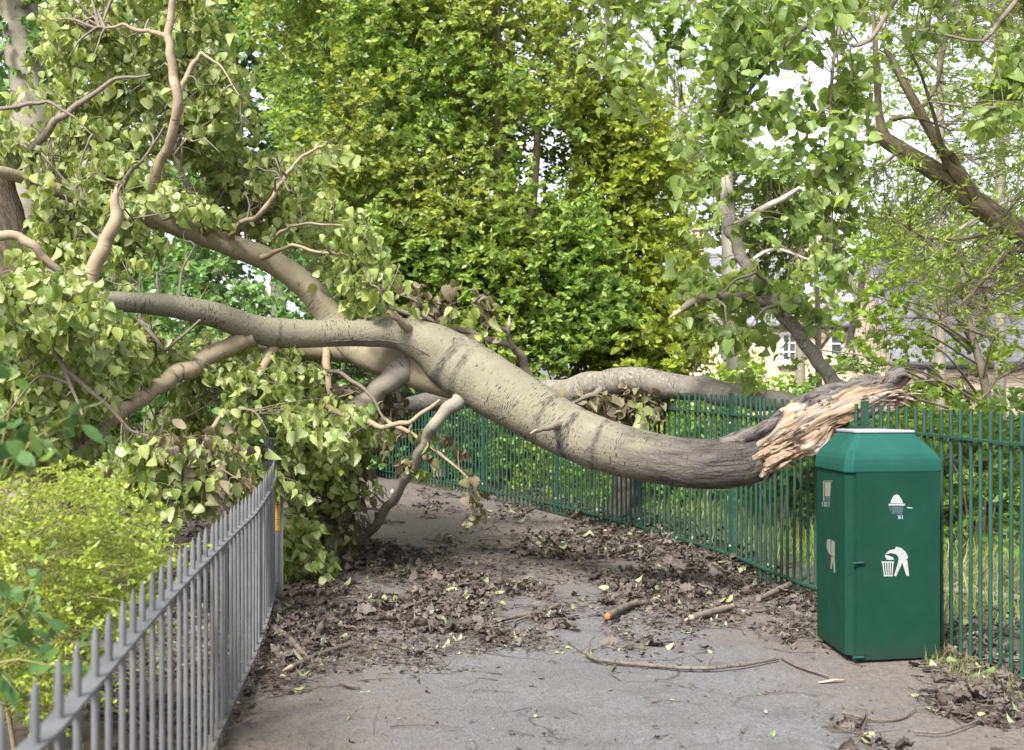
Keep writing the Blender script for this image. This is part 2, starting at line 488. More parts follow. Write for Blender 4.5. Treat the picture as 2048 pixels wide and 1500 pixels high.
# raw splintered wood
m, nt, b = new_mat('splintered wood')
fib = noise(nt, vec(nt, scale=(75, 75, 4.5)), 1, 6, .66, .8)
c = ramp(nt, fib, [(.28, (.10, .06, .035)), (.43, (.20, .135, .085)), (.60, (.32, .24, .165)), (.80, (.42, .35, .275))])
gr = ramp(nt, noise(nt, vec(nt, scale=(6, 6, 1.4)), 1.3, 4), [(.48, (0,)), (.66, (.8,))])
grey = ramp(nt, fib, [(.35, (.13, .11, .095)), (.60, (.42, .37, .33))])
c = mixc(nt, gr, c, grey)
orr = ramp(nt, noise(nt, vec(nt, scale=(9, 9, 3)), 1.7, 3), [(.58, (0,)), (.68, (.7,))])
c = mixc(nt, orr, c, (.42, .24, .11))
nt.links.new(c, b.inputs['Base Color'])
b.inputs['Roughness'].default_value = .8
bump(nt, b, fib, .9, .02)
M['wood'] = m
M['cut_wood'] = flat_mat('cut wood', (.42, .33, .22), .8, 0, .3, 40, coord='pos')
M['cut_orange'] = flat_mat('orange cut wood', (.30, .155, .07), .8, 0, .3, 40, coord='pos')

# ground, asphalt
m, nt, b = new_mat('soil')
n1 = noise(nt, vec(nt, 'pos'), 2.2, 6, .65)
n2 = noise(nt, vec(nt, 'pos'), 35, 5, .7)
c = ramp(nt, n1, [(.3, (.055, .043, .032)), (.55, (.095, .077, .058)), (.75, (.08, .09, .035))])
c = mixc(nt, .45, c, ramp(nt, n2, [(.3, (.03, .025, .02)), (.7, (.17, .14, .11))]))
nt.links.new(c, b.inputs['Base Color'])
b.inputs['Roughness'].default_value = .95
bump(nt, b, n2, .8, .03)
M['soil'] = m
m, nt, b = new_mat('worn asphalt')
v = vec(nt, 'pos')
vo = nd(nt, 'TexVoronoi', i_Scale=75.0)
nt.links.new(v, vo.inputs['Vector'])
ag = ramp(nt, vo.outputs['Color'], [(0, (0.0651, 0.0636, 0.0682)), (.55, (0.1085, 0.1070, 0.1132)), (1, (0.1860, 0.1829, 0.1891))])
mid = ramp(nt, noise(nt, v, 22, 5, .7), [(.3, (0.0744, 0.0728, 0.0760)), (.7, (0.1519, 0.1488, 0.1535))])
c = mixc(nt, .38, ag, mid)
big = noise(nt, v, 1.1, 5, .6)
c = mixc(nt, ramp(nt, big, [(.38, (0,)), (.7, (.5,))]), c, (0.0825, 0.0780, 0.0750))
speck = ramp(nt, noise(nt, v, 46, 2, .5), [(.68, (0,)), (.73, (.85,))])
c = mixc(nt, speck, c, (.02, .019, .018))
speck2 = ramp(nt, noise(nt, vec(nt, 'pos', loc=(9, 3, 0)), 60, 2, .5), [(.70, (0,)), (.75, (.8,))])
c = mixc(nt, speck2, c, (.22, .21, .20))
wv = nd(nt, 'VectorMath', operation='ADD')
nt.links.new(v, wv.inputs[0])
nz_ = nd(nt, 'TexNoise', i_Scale=3.0, i_Detail=4.0)
nt.links.new(v, nz_.inputs['Vector'])
sc_ = nd(nt, 'VectorMath', operation='SCALE')
sc_.inputs['Scale'].default_value = .35
nt.links.new(nz_.outputs['Color'], sc_.inputs[0])
nt.links.new(sc_.outputs[0], wv.inputs[1])
vc = nd(nt, 'TexVoronoi', feature='DISTANCE_TO_EDGE', i_Scale=.9)
nt.links.new(wv.outputs[0], vc.inputs['Vector'])
crk_ = ramp(nt, vc.outputs['Distance'], [(.004, (.8,)), (.012, (0,))])
crk_ = math_(nt, 'MULTIPLY', crk_, ramp(nt, noise(nt, v, .8, 2), [(.48, (0,)), (.56, (1,))]))
c = mixc(nt, crk_, c, (.028, .026, .025))
stn = ramp(nt, noise(nt, vec(nt, 'pos', loc=(4, 9, 0)), 2.4, 5, .65), [(.52, (0,)), (.66, (.45,))])
c = mixc(nt, stn, c, (.062, .057, .052))
# trodden earth on the margins and far bend, its beige lightened to paint sunlight (tc.x = across 0..1, tc.y = metres along)
sp = nd(nt, 'SeparateXYZ')
nt.links.new(vec(nt), sp.inputs[0])
wb = math_(nt, 'MULTIPLY', math_(nt, 'SUBTRACT', noise(nt, v, 2.6, 6, .68), .5), .42)
ed = ramp(nt, math_(nt, 'ADD', sp.outputs[0], wb), [(.02, (1,)), (.26, (0,)), (.66, (0,)), (.88, (1,))])
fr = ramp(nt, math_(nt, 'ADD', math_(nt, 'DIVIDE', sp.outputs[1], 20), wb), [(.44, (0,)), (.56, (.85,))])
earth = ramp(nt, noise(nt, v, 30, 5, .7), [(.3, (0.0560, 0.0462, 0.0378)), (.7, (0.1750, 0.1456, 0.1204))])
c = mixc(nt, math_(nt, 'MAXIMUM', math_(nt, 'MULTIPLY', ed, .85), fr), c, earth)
nt.links.new(c, b.inputs['Base Color'])
b.inputs['Roughness'].default_value = .88
bump(nt, b, math_(nt, 'ADD', vo.outputs['Distance'], noise(nt, v, 40, 4)), .6, .014)
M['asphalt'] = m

M['grit'] = flat_mat('grit', (.10, .095, .09), .9, 0, .5, 40, c2=(.045, .042, .04), coord='pos')

# ------------------------------------------------------------------ ground and path
gx = np.concatenate([np.linspace(-90, -8, 20), np.linspace(-7.5, 8, 90), np.linspace(9, 90, 20)])
gy = np.concatenate([np.linspace(-15, 2, 12), np.linspace(2.2, 24, 120), np.linspace(25, 220, 40)])
X, Y = np.meshgrid(gx, gy)
rail_x, fence_x = interp_curve(RAIL), interp_curve(FENCE)
rx, fx = rail_x(Y), fence_x(Y)
out = np.clip(np.maximum(rx - X, X - fx), 0, 2)
Z = hgt(Y) - .02 + .10 * (fbm(np.stack([X, Y, X * 0], 2) * .9, 4) - .5) * np.clip(out * 2, 0, 1) - .02
mb = MB()
ny, nx = X.shape
i, j = np.meshgrid(np.arange(ny - 1), np.arange(nx - 1), indexing='ij')
a = (i * nx + j).ravel()
mb.add(np.stack([X, Y, Z], 2), np.stack([a, a + 1, a + nx + 1, a + nx], 1))
tag(mb.build('ground', M['soil']), 'brown earth either side of the path', 'ground', kind='structure')

mb = MB()
ys = np.concatenate([np.linspace(-3, 2, 10), np.linspace(2.1, 22, 160)])
ts = np.linspace(0, 1, 40)
YY, TT = np.meshgrid(ys, ts, indexing='ij')
XX = (rail_x(YY) + .03) * (1 - TT) + (fence_x(YY) - .12) * TT
ZZ = hgt(YY) + .006 + .012 * (fbm(np.stack([XX, YY, XX * 0], 2) * 1.3) - .5)
i, j = np.meshgrid(np.arange(len(ys) - 1), np.arange(len(ts) - 1), indexing='ij')
a = (i * len(ts) + j).ravel()
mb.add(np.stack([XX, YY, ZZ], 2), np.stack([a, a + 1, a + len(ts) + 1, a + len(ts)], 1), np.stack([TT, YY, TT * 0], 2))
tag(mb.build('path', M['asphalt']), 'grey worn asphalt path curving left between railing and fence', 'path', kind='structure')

# ------------------------------------------------------------------ green fence
def resample(pts, spacing):
    c = catmull(pts, .02)
    L = np.concatenate([[0], np.cumsum(np.linalg.norm(np.diff(c, axis=0), axis=1))])
    s = np.arange(0, L[-1], spacing)
    xy = np.stack([np.interp(s, L, c[:, k]) for k in range(2)], 1)
    d = np.gradient(xy, axis=0)
    return xy, np.arctan2(d[:, 1], d[:, 0]), s

FH = 1.44
fence = empty('metal_fence', (1.84, 10.9, float(hgt(10.9))), 'dark green vertical bar metal fence curving along the right of the path', 'fence')
xy, ang, s = resample(FENCE, .108)
fy = np.array([p[1] for p in FENCE])
post_y = [5.6, 8.72, 10.9, 12.75, 14.7, 16.4, 18.05, 19.6, 21.2]
post_i = [int(np.argmin(np.abs(xy[:, 1] - py))) for py in post_y]
bm_ = MB()
bm_.tube([(0, 0, 0), (0, 0, FH)], [.0118, .0118], 8, 2.0)
bar0 = None
rest = MB()
cnt = 0
for k in range(len(xy)):
    if k in post_i: continue
    x, y = xy[k]
    z = float(hgt(y))
    if cnt < 98:
        if bar0 is None:
            bar0 = bm_.build('bar', M['green_paint'], fence)
            o = bar0
        else:
            o = bar0.copy()
            COL.objects.link(o)
            o.parent = fence
            o.matrix_parent_inverse = bar0.matrix_parent_inverse.copy()
        o.location = (x, y, z - .02)
        o.rotation_euler = (random.uniform(-.006, .006), random.uniform(-.006, .006), random.random() * 6)
        cnt += 1
    else:
        rest.tube([(x, y, z), (x, y, z + FH)], [.0118, .0118], 8, 2.0)
tag(rest.build('bar', M['green_paint'], fence), kind='stuff')
for zz, nm, ww in ((FH - .177, 'top_rail', .045), (.085, 'bottom_rail', .045)):
    mb = MB()
    far_ = xy[:, 1] > (8.9 if nm == 'bottom_rail' else 0)
    c = np.column_stack([xy, hgt(xy[:, 1]) + zz])[far_]
    n = len(c)
    nrm = (np.column_stack([-np.sin(ang), np.cos(ang), ang * 0]) * ww / 2)[far_]
    t = np.array([0, 0, .007])
    v = np.stack([c - nrm - t, c + nrm - t, c + nrm + t, c - nrm + t], 1)
    ff = []
    for q in range(n - 1):
        for e in range(4):
            ff.append((q * 4 + e, q * 4 + (e + 1) % 4, q * 4 + 4 + (e + 1) % 4, q * 4 + 4 + e))
    mb.add(v, ff)
    mb.build(nm, M['green_paint'], fence, smooth=False)
for k in post_i:
    x, y = xy[k]
    z = float(hgt(y))
    mb = MB()
    mb.box((x, y, z + FH / 2), (.07, .022, FH + .004), ang[k])
    p = mb.build('post', M['green_paint'], fence, smooth=False)
    nv = np.array([-math.sin(ang[k]), math.cos(ang[k])])
    if nv @ np.array([x, y]) > 0: nv = -nv
    for zb in (FH - .25, .16):
        mb = MB()
        q = np.array([x, y]) + nv * .0115
        mb.tube([(*q, z + zb), (*(q + nv * .006), z + zb)], [.013, .009], 10, .1)
        mb.build('bolt', M['steel'], p)

# ------------------------------------------------------------------ grey railing
rail = empty('grey_railing', (-1.31, 6.06, 0), 'grey spiked metal railing curving along the left of the path', 'railing')
xy, ang, s = resample(RAIL, .187)
pale0 = None
for k in range(len(xy)):
    x, y = xy[k]
    z = float(hgt(y))
    if pale0 is None:
        mb = MB()
        a = np.arange(8) / 8 * 2 * math.pi
        zs = [0, .86, .90, .935, .96, .985, 1.0, 1.008]
        rs = [.0088, .0088, .0092, .0098, .0092, .0066, .003, .0006]
        v = [(r * math.cos(t), r * math.sin(t) * 1.0, zz) for zz, r in zip(zs, rs) for t in a]
        f = [(q * 8 + e, q * 8 + (e + 1) % 8, q * 8 + 8 + (e + 1) % 8, q * 8 + 8 + e) for q in range(len(zs) - 1) for e in range(8)]
        mb.add(v, f)
        pale0 = mb.build('pale', M['grey_paint'], rail)
        o = pale0
    else:
        o = pale0.copy()
        COL.objects.link(o)
        o.parent = rail
        o.matrix_parent_inverse = pale0.matrix_parent_inverse.copy()
    o.location = (x, y, z - .01)
    o.rotation_euler = (random.uniform(-.004, .004), random.uniform(-.004, .004), ang[k])
for zz, nm, ww, th in ((.875, 'top_rail', .046, .010), (.10, 'bottom_rail', .045, .010)):
    fine, fa, _ = resample(RAIL, .08)
    mb = MB()
    c = np.column_stack([fine, hgt(fine[:, 1]) + zz])
    n = len(c)
    nrm = np.column_stack([-np.sin(fa), np.cos(fa), fa * 0]) * ww / 2
    t = np.array([0, 0, th / 2])
    v = np.stack([c - nrm - t, c + nrm - t, c + nrm + t, c - nrm + t], 1)
    ff = [(q * 4 + e, q * 4 + (e + 1) % 4, q * 4 + 4 + (e + 1) % 4, q * 4 + 4 + e) for q in range(n - 1) for e in range(4)]
    mb.add(v, ff)
    mb.build(nm, M['grey_paint'], rail, smooth=False)
for k, py in enumerate((3.3, 5.75, 7.6, 9.45, 12.0)):
    q = int(np.argmin(np.abs(xy[:, 1] - py)))
    x, y = (xy[q] + xy[q + 1]) / 2
    z = float(hgt(y))
    if k == 0: continue
    mb = MB()
    mb.box((x, y, z + .435), (.012, .075, .87), ang[q] - math.pi / 2)
    post = mb.build('post', M['grey_paint'], rail, smooth=False)
    if k == 3:
        d = np.array([math.cos(ang[q]), math.sin(ang[q])])
        nv = np.array([d[1], -d[0]])
        cc = np.array([x, y]) - d * .045 + nv * .016
        a0 = math.atan2(nv[1], nv[0])
        fl = MB(); fl.box((x - d[0] * .03 + nv[0] * .03, y - d[1] * .03 + nv[1] * .03, z + .435), (.075, .012, .87), a0)
        fl.build('gate_post', M['grey_paint'], rail, smooth=False)
        st = MB(); st.box((x - d[0] * .0385 + nv[0] * .028, y - d[1] * .0385 + nv[1] * .028, z + .64), (.036, .0015, .33), a0)
        sticker = st.build('sticker', M['yellow'], post, smooth=False)
        ink = MB()
        for q2 in range(14):
            ink.box((x - d[0] * .040 + nv[0] * .028 , y - d[1] * .040 + nv[1] * .028, z + .52 + q2 * .018), (.008 + .008 * random.random(), .0015, .006), a0)
        ink.build('lettering', M['black'], sticker, smooth=False)

# ------------------------------------------------------------------ litter bin
BA = math.atan2(.13, .511)
bx, by = Vector((math.cos(BA), math.sin(BA), 0)), Vector((-math.sin(BA), math.cos(BA), 0))
BO = Vector((1.932, 7.30, 0))       # front left corner of the front face
BW, BD, BH = .535, .55, 1.095
b_root = empty('litter_bin', BO + bx * BW / 2 + by * BD / 2, 'dark green metal litter bin with hipped lid standing on the path by the fence', 'litter bin')
def bl(x, y, z):
    return np.array(BO + bx * x + by * y + Vector((0, 0, z)))
def ring(ins, z, ch):
    a, b_ = -.0 + ins, BW - ins
    c0, d0 = ins, BD - ins
    return [bl(a + ch, c0, z), bl(b_ - ch, c0, z), bl(b_, c0 + ch, z), bl(b_, d0 - ch, z), bl(b_ - ch, d0, z), bl(a + ch, d0, z), bl(a, d0 - ch, z), bl(a, c0 + ch, z)]
def loft(mb, rings, cap0=True, cap1=True):
    n = len(rings[0])
    v = np.array([p for r in rings for p in r])
    mb.add(v, [(q * n + e, q * n + (e + 1) % n, q * n + n + (e + 1) % n, q * n + n + e) for q in range(len(rings) - 1) for e in range(n)])
    if cap0: mb.add(np.array(rings[0])[::-1], [tuple(range(n))])
    if cap1: mb.add(np.array(rings[-1]), [tuple(range(n))])
CH = .035
# the left chamfer is the broad strip beside the door
def bring(ins, z, o=0.0):
    pts = [(-.008, .014), (BW - .012, .0), (BW, .015), (BW, .58), (BW - .03, .61), (.14, .66), (.0956, .646), (-.031, .07)]
    cx, cy = .28, .32
    outp = []
    for (px, py) in pts:
        dx, dy = px - cx, py - cy
        fx_, fy_ = (abs(dx) - ins) / abs(dx), (abs(dy) - ins) / abs(dy)
        outp.append(bl(cx + dx * fx_, cy + dy * fy_, z))
    return outp
mb = MB()
loft(mb, [bring(.004, .055), bring(0, .06), bring(0, BH)])
body = mb.build('body', M['bin_paint'], b_root, smooth=False)
mb = MB()
loft(mb, [bring(.05, .005), bring(.05, .055)])
mb.build('plinth', M['black_gap'], b_root, smooth=False)
# door: a proud panel on the front with a gap on its left
mb = MB()
dx0, dx1, z0, z1 = .004, BW - .014, .035, BH - .004
def slab(mb, x0, x1, y0, y1, z0, z1, tilt=0):
    v = np.array([bl(x, y + (.02 * (1 - (x + .012) / BW) if tilt else 0), z) for z in (z0, z1) for (x, y) in ((x0, y0), (x1, y0), (x1, y1), (x0, y1))])
    mb.add(v, [(0, 3, 2, 1), (4, 5, 6, 7), (0, 1, 5, 4), (1, 2, 6, 5), (2, 3, 7, 6), (3, 0, 4, 7)])
slab(mb, dx0, dx1, -.016, -.001, z0, z1, True)
door = mb.build('door', M['bin_paint'], b_root, smooth=False)
mb = MB()
slab(mb, -.010, .0035, -.004, .002, z0, z1, True)
mb.build('door_gap', M['black_gap'], b_root, smooth=False)
for hz in (.585, .055):
    mb = MB()
    slab(mb, .006, .062, -.0195, -.0155, hz - .012, hz + .012, True)
    hg = mb.build('hinge', M['black_gap'], door, smooth=False)
    mb = MB()
    mb.tube([bl(-.022, -.008, hz), bl(.042, -.008, hz)], [.007, .007], 8, .2)
    mb.build('hinge_pin', M['bin_lid'], hg)
# lid
def lring(grow, z):
    pts = [(-.008, .014), (BW - .012, .0), (BW, .015), (BW, .58), (BW - .03, .61), (.14, .66), (.0956, .646), (-.031, .07)]
    cx, cy = .28, .32
    return [bl(cx + (px - cx) * grow, cy + (py - cy) * grow, z) for (px, py) in pts]
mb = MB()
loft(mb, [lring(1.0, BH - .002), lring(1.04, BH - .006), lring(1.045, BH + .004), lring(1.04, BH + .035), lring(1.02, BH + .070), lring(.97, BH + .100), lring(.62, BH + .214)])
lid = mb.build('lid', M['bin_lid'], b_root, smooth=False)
bv = lid.modifiers.new('bevel', 'BEVEL'); bv.width = .006; bv.segments = 2; bv.limit_method = 'ANGLE'; bv.angle_limit = R(12)
mb = MB()
loft(mb, [lring(.63, BH + .215), lring(.645, BH + .219), lring(.645, BH + .229), lring(.635, BH + .231)])
mb.build('top_plate', M['steel'], b_root, smooth=False)
# marks on the door and the left side, laid on the sheet metal
def face_front(u, v):
    x = (u - 1717.0) / (1879.0 - 1717.0) * (BW - .012)
    Yf = float(BO[1] + x * math.sin(BA))
    return x, EYE - (v - HOR) * Yf / F
def decal(parent, name, mat, polys, conv, off=.0008):
    mb = MB()
    for poly in polys:
        pts = [conv(*p) for p in poly]
        v = [bl(x, -.0168 + .02 * (1 - (x + .012) / BW) - off, z) for x, z in pts]
        v2 = [bl(x, -.0158 + .02 * (1 - (x + .012) / BW), z) for x, z in pts]
        n = len(v)
        mb.add(v, [tuple(range(n))])
        mb.add(v + v2, [(e, (e + 1) % n, n + (e + 1) % n, n + e) for e in range(n)])
    return mb.build(name, mat, parent, smooth=False)
c9 = lambda x, y: face_front(1348 + x / 2.926, 988 + y / 2.926)
c2 = lambda x, y: face_front(1600 + x / 2.884, 840 + y / 2.884)
man = [(1243, 352), (1268, 328), (1298, 322), (1303, 308), (1330, 314), (1355, 335), (1370, 365), (1368, 378), (1360, 384), (1368, 386), (1376, 478), (1362, 478), (1338, 402), (1303, 481), (1292, 478), (1310, 420), (1318, 385), (1316, 365), (1300, 350), (1275, 345)]
def split(poly): return [poly]
polys = [[(1243, 352), (1275, 345), (1298, 322), (1268, 328)], [(1298, 322), (1275, 345), (1300, 350), (1316, 365), (1370, 365), (1355, 335), (1330, 314), (1303, 308)],
         [(1316, 365), (1318, 385), (1310, 420), (1338, 402), (1368, 400), (1366, 386), (1358, 383), (1368, 378), (1370, 365)],
         [(1310, 420), (1292, 478), (1303, 481), (1338, 402)], [(1338, 402), (1362, 478), (1376, 478), (1368, 400)],
         [(1240, 362), (1252, 356), (1287, 371), (1291, 385), (1252, 383)],
         [(1221, 394), (1293, 394), (1292, 402), (1222, 402)], [(1234, 474), (1284, 474), (1284, 481), (1234, 481)]]
for q in range(5):
    t0, t1 = 1226 + q * 14, 1236 + q * 10.4
    polys.append([(t0, 402), (t0 + 7, 402), (t1 + 5, 474), (t1, 474)])
decal(door, 'litter_emblem', M['white_decal'], polys, c9)
cap_o = decal(door, 'hat_emblem', M['white_decal'], [[(527, 480), (533, 458), (545, 436), (560, 428), (574, 434), (588, 458), (597, 480)], [(517, 483), (608, 483), (606, 493), (517, 492)], [(619, 501), (648, 504), (648, 510), (619, 508)]], c2)
decal(door, 'worn_emblem', M['grey_decal'], [[(529, 496), (598, 496), (592, 547), (536, 542)], [(519, 494), (525, 494), (529, 530), (523, 520)]], c2)
digit = []
for q, segs in enumerate((((0, 0, 9, 3), (6, 0, 9, 20)), ((0, 0, 9, 3), (0, 0, 3, 10), (0, 9, 9, 12), (6, 9, 9, 20), (0, 17, 9, 20)), ((3, 0, 6, 20),))):
    for (x0, y0, x1, y1) in segs:
        ox, oy = 565 + q * 12, 550
        digit.append([(ox + x0, oy + y0), (ox + x1, oy + y0), (ox + x1, oy + y1), (ox + x0, oy + y1)])
decal(door, 'digits', M['blue_decal'], digit, c2)
# left side marks
def side_pt(cx, cy):
    t = (cx - 97) / (258 - 97)
    q0, q1 = np.array(bring(0, 0)[6]), np.array(bring(0, 0)[7])
    p = q0 * (1 - t) + q1 * t
    d = q1 - q0
    nv = np.array([d[1], -d[0], 0]); nv /= np.linalg.norm(nv)
    if nv[0] > 0: nv = -nv
    vv = 840 + cy / 2.884
    p[2] = EYE - (vv - HOR) * p[1] / F
    return p, nv
def sdecal(name, mat, polys, off=.0012):
    mb = MB()
    for poly in polys:
        a_ = [side_pt(*p) for p in poly]
        v = [p + nv * off for p, nv in a_]
        v2 = [p + nv * .0001 for p, nv in a_]
        n = len(v)
        mb.add(v, [tuple(range(n))])
        mb.add(v + v2, [(e, (e + 1) % n, n + (e + 1) % n, n + e) for e in range(n)])
    return mb.build(name, mat, body, smooth=False)
sdecal('notice', M['pale_decal'], [[(136, 350), (190, 350), (190, 354), (136, 354)], [(136, 354), (140, 354), (140, 466), (136, 466)], [(146, 358), (180, 358), (176, 440), (146, 440)]])
sdecal('notice_base', M['grey_decal'], [[(142, 442), (176, 442), (176, 466), (142, 466)]])
lt = []
for q, segs in enumerate((((0, 0, 3, 28), (0, 0, 9, 5), (0, 12, 7, 16)), ((0, 0, 3, 28), (6, 0, 9, 28), (0, 12, 9, 16)), ((0, 0, 3, 28), (0, 0, 9, 5), (0, 12, 8, 16), (0, 23, 9, 28)), ((3, 0, 6, 28), (0, 0, 9, 5)))):
    for (x0, y0, x1, y1) in segs:
        ox, oy = 129 + q * 12, 471
        lt.append([(ox + x0, oy + y0), (ox + x1, oy + y0), (ox + x1, oy + y1), (ox + x0, oy + y1)])
sdecal('lettering', M['pale_decal'], lt)
sdecal('side_emblem', M['pale_decal'], [[(158, 690), (178, 688), (178, 780), (165, 760), (156, 730)], [(184, 694), (202, 700), (202, 790), (182, 780)], [(184, 786), (201, 790), (205, 880), (199, 880), (192, 812), (184, 858), (178, 858)]])
sdecal('side_basket', M['black_gap'], [[(156, 784), (178, 784), (175, 856), (160, 856)]])

# ------------------------------------------------------------------ foliage machinery
def leaf_template(kind):
    """returns verts (n,3), quads; leaf lies in xy, base at 0, tip at y = 1, normal +z"""
    if kind == 'poplar':
        st = [0, .03, .10, .17, .24, .31, .38, .45, .52, .59, .66, .73, .80, .88, 1.0]
        wd = [.02, .20, .40, .38, .51, .43, .52, .42, .47, .34, .37, .25, .26, .13, .01]
        curl, fold = .30, .26
    elif kind == 'oval':
        st = [0, .2, .45, .72, 1.0]
        wd = [.03, .23, .31, .23, .01]
        curl, fold = .10, .07
    elif kind.startswith('dead'):
        q = int(kind[4:] or 0)
        st = [0, .10, .2, .3, .4, .5, .6, .7, .8, .9, 1.0]
        wd = [[.03, .30, .42, .36, .46, .38, .40, .28, .26, .12, .01], [.02, .22, .30, .40, .28, .34, .22, .26, .12, .10, .01], [.10, .36, .30, .42, .46, .30, .36, .34, .16, .2, .04]][q]
        curl, fold = [.38, -.25, .18][q], [.30, .48, -.3][q]
    elif kind == 'blade':
        st = [0, .3, .65, 1.0]
        wd = [.022, .02, .014, .002]
        curl, fold = .35, .01
    elif kind == 'narrow':
        st = [0, .3, .65, 1.0]
        wd = [.02, .11, .10, .005]
        curl, fold = .12, .03
    elif kind == 'maple':
        st = [0, .1, .28, .42, .60, .75, 1.0]
        wd = [.03, .30, .52, .30, .46, .22, .01]
        curl, fold = .2, .1
    else:
        st = [0, .45, 1.0]
        wd = [.02, .34, .01]
        curl, fold = .12, .08
    v = []
    for t, w_ in zip(st, wd):
        zc = -curl * t * t
        if kind.startswith('dead'): zc += .07 * math.sin(t * 11 + q * 2) - .1 * abs(curl) * math.sin(t * 5)
        v += [(-w_, t, zc + fold * w_ * 2), (0, t, zc), (w_, t, zc + fold * w_ * 2)]
    f = []
    for q in range(len(st) - 1):
        f += [(q * 3, q * 3 + 1, q * 3 + 4, q * 3 + 3), (q * 3 + 1, q * 3 + 2, q * 3 + 5, q * 3 + 4)]
    return np.array(v, float), np.array(f)

TPL = {k: leaf_template(k) for k in ('poplar', 'oval', 'dead', 'narrow', 'maple', 'simple', 'blade', 'dead0', 'dead1', 'dead2')}

def rand_unit(n):
    return unit(RNG.normal(size=(n, 3)))

def add_leaves(mb, pos, axis, normal, size, kind, jit=.18, curlvar=.6):
    tv, tf = TPL[kind]
    n = len(pos)
    if n == 0: return
    y = unit(axis)
    z = normal - y * np.sum(normal * y, 1, keepdims=True)
    z = unit(z)
    x = np.cross(y, z)
    sx = size * (1 + jit * RNG.normal(size=n))
    sy = size * (1 + jit * RNG.normal(size=n))
    sz = size * RNG.uniform(1 - curlvar, 1 + curlvar * 1.5, size=n) * RNG.choice([1, 1, 1, -.6], size=n)
    V = pos[:, None, :] + tv[None, :, 0, None] * (x * sx[:, None])[:, None, :] + tv[None, :, 1, None] * (y * sy[:, None])[:, None, :] + tv[None, :, 2, None] * (z * sz[:, None])[:, None, :]
    m = len(tv)
    Fc = (tf[None] + (np.arange(n) * m)[:, None, None]).reshape(-1, 4)
    tcl = np.concatenate([np.broadcast_to(tv[None, :, :2], (n, m, 2)), np.broadcast_to(RNG.random(n)[:, None, None], (n, m, 1))], 2)
    mb.add(V.reshape(-1, 3), Fc, tcl)

def add_sticks(mb, p0, pm, p1, r0, r1, sides=4):
    """thin curved twigs, vectorised: quadratic curve p0-pm-p1"""
    n = len(p0)
    if n == 0: return
    ts = np.array([0, .25, .5, .75, 1.0])
    k = len(ts)
    C = ((1 - ts) ** 2)[None, :, None] * p0[:, None] + (2 * ts * (1 - ts))[None, :, None] * pm[:, None] + (ts ** 2)[None, :, None] * p1[:, None]
    T = unit(p1 - p0)
    ref = np.where(np.abs(T[:, 2:3]) < .9, np.array([[0, 0, 1.]]), np.array([[1., 0, 0]]))
    N = unit(np.cross(T, ref))
    B = np.cross(T, N)
    a = np.arange(sides) / sides * 2 * math.pi
    r0 = np.broadcast_to(r0, (n,)); r1 = np.broadcast_to(r1, (n,))
    rr = r0[:, None] * (1 - ts) + r1[:, None] * ts
    V = C[:, :, None, :] + rr[:, :, None, None] * (np.cos(a)[None, None, :, None] * N[:, None, None, :] + np.sin(a)[None, None, :, None] * B[:, None, None, :])
    j = np.arange(sides); j2 = (j + 1) % sides
    ff = np.concatenate([np.stack([q * sides + j, q * sides + j2, (q + 1) * sides + j2, (q + 1) * sides + j], 1) for q in range(k - 1)])
    Fc = (ff[None] + (np.arange(n) * k * sides)[:, None, None]).reshape(-1, 4)
    mb.add(V.reshape(-1, 3), Fc)

def in_poly(u, v, poly):
    p = np.array(poly, float)
    inside = np.zeros(len(u), bool)
    j = len(p) - 1
    for i in range(len(p)):
        c = ((p[i, 1] > v) != (p[j, 1] > v)) & (u < (p[j, 0] - p[i, 0]) * (v - p[i, 1]) / (p[j, 1] - p[i, 1] + 1e-9) + p[i, 0])
        inside ^= c
        j = i
    return inside

def sample_region(poly, n, y0, y1, carve=.0, cs=1.2, seed=0):
    """n points inside the volume whose silhouette is poly, between depths y0 and y1; carve > 0 leaves gaps"""
    p = np.array(poly, float)
    lo, hi = p.min(0), p.max(0)
    got = []
    tot = 0
    guard = 0
    while tot < n and guard < 60:
        guard += 1
        u = RNG.uniform(lo[0], hi[0], n * 3)
        v = RNG.uniform(lo[1], hi[1], n * 3)
        k = in_poly(u, v, poly)
        u, v = u[k], v[k]
        Y = RNG.uniform(y0, y1, len(u))
        q = np.stack([(u - 1024) * Y / F, Y, EYE - (v - HOR) * Y / F], 1)
        if carve > 0:
            q = q[vnoise(q * cs + seed * 13.7) > carve]
        q = q[q[:, 2] > hgt(q[:, 1]) + .05]
        got.append(q)
        tot += len(q)
    return np.vstack(got)[:n]

class Skel:
    def __init__(self): self.pts, self.rad = [], []
    def add(self, c, r):
        self.pts.append(c); self.rad.append(r)
    def tree(self):
        P_ = np.vstack(self.pts)
        kd = kdtree.KDTree(len(P_))
        for i, p in enumerate(P_): kd.insert(p, i)
        kd.balance()
        return P_, kd

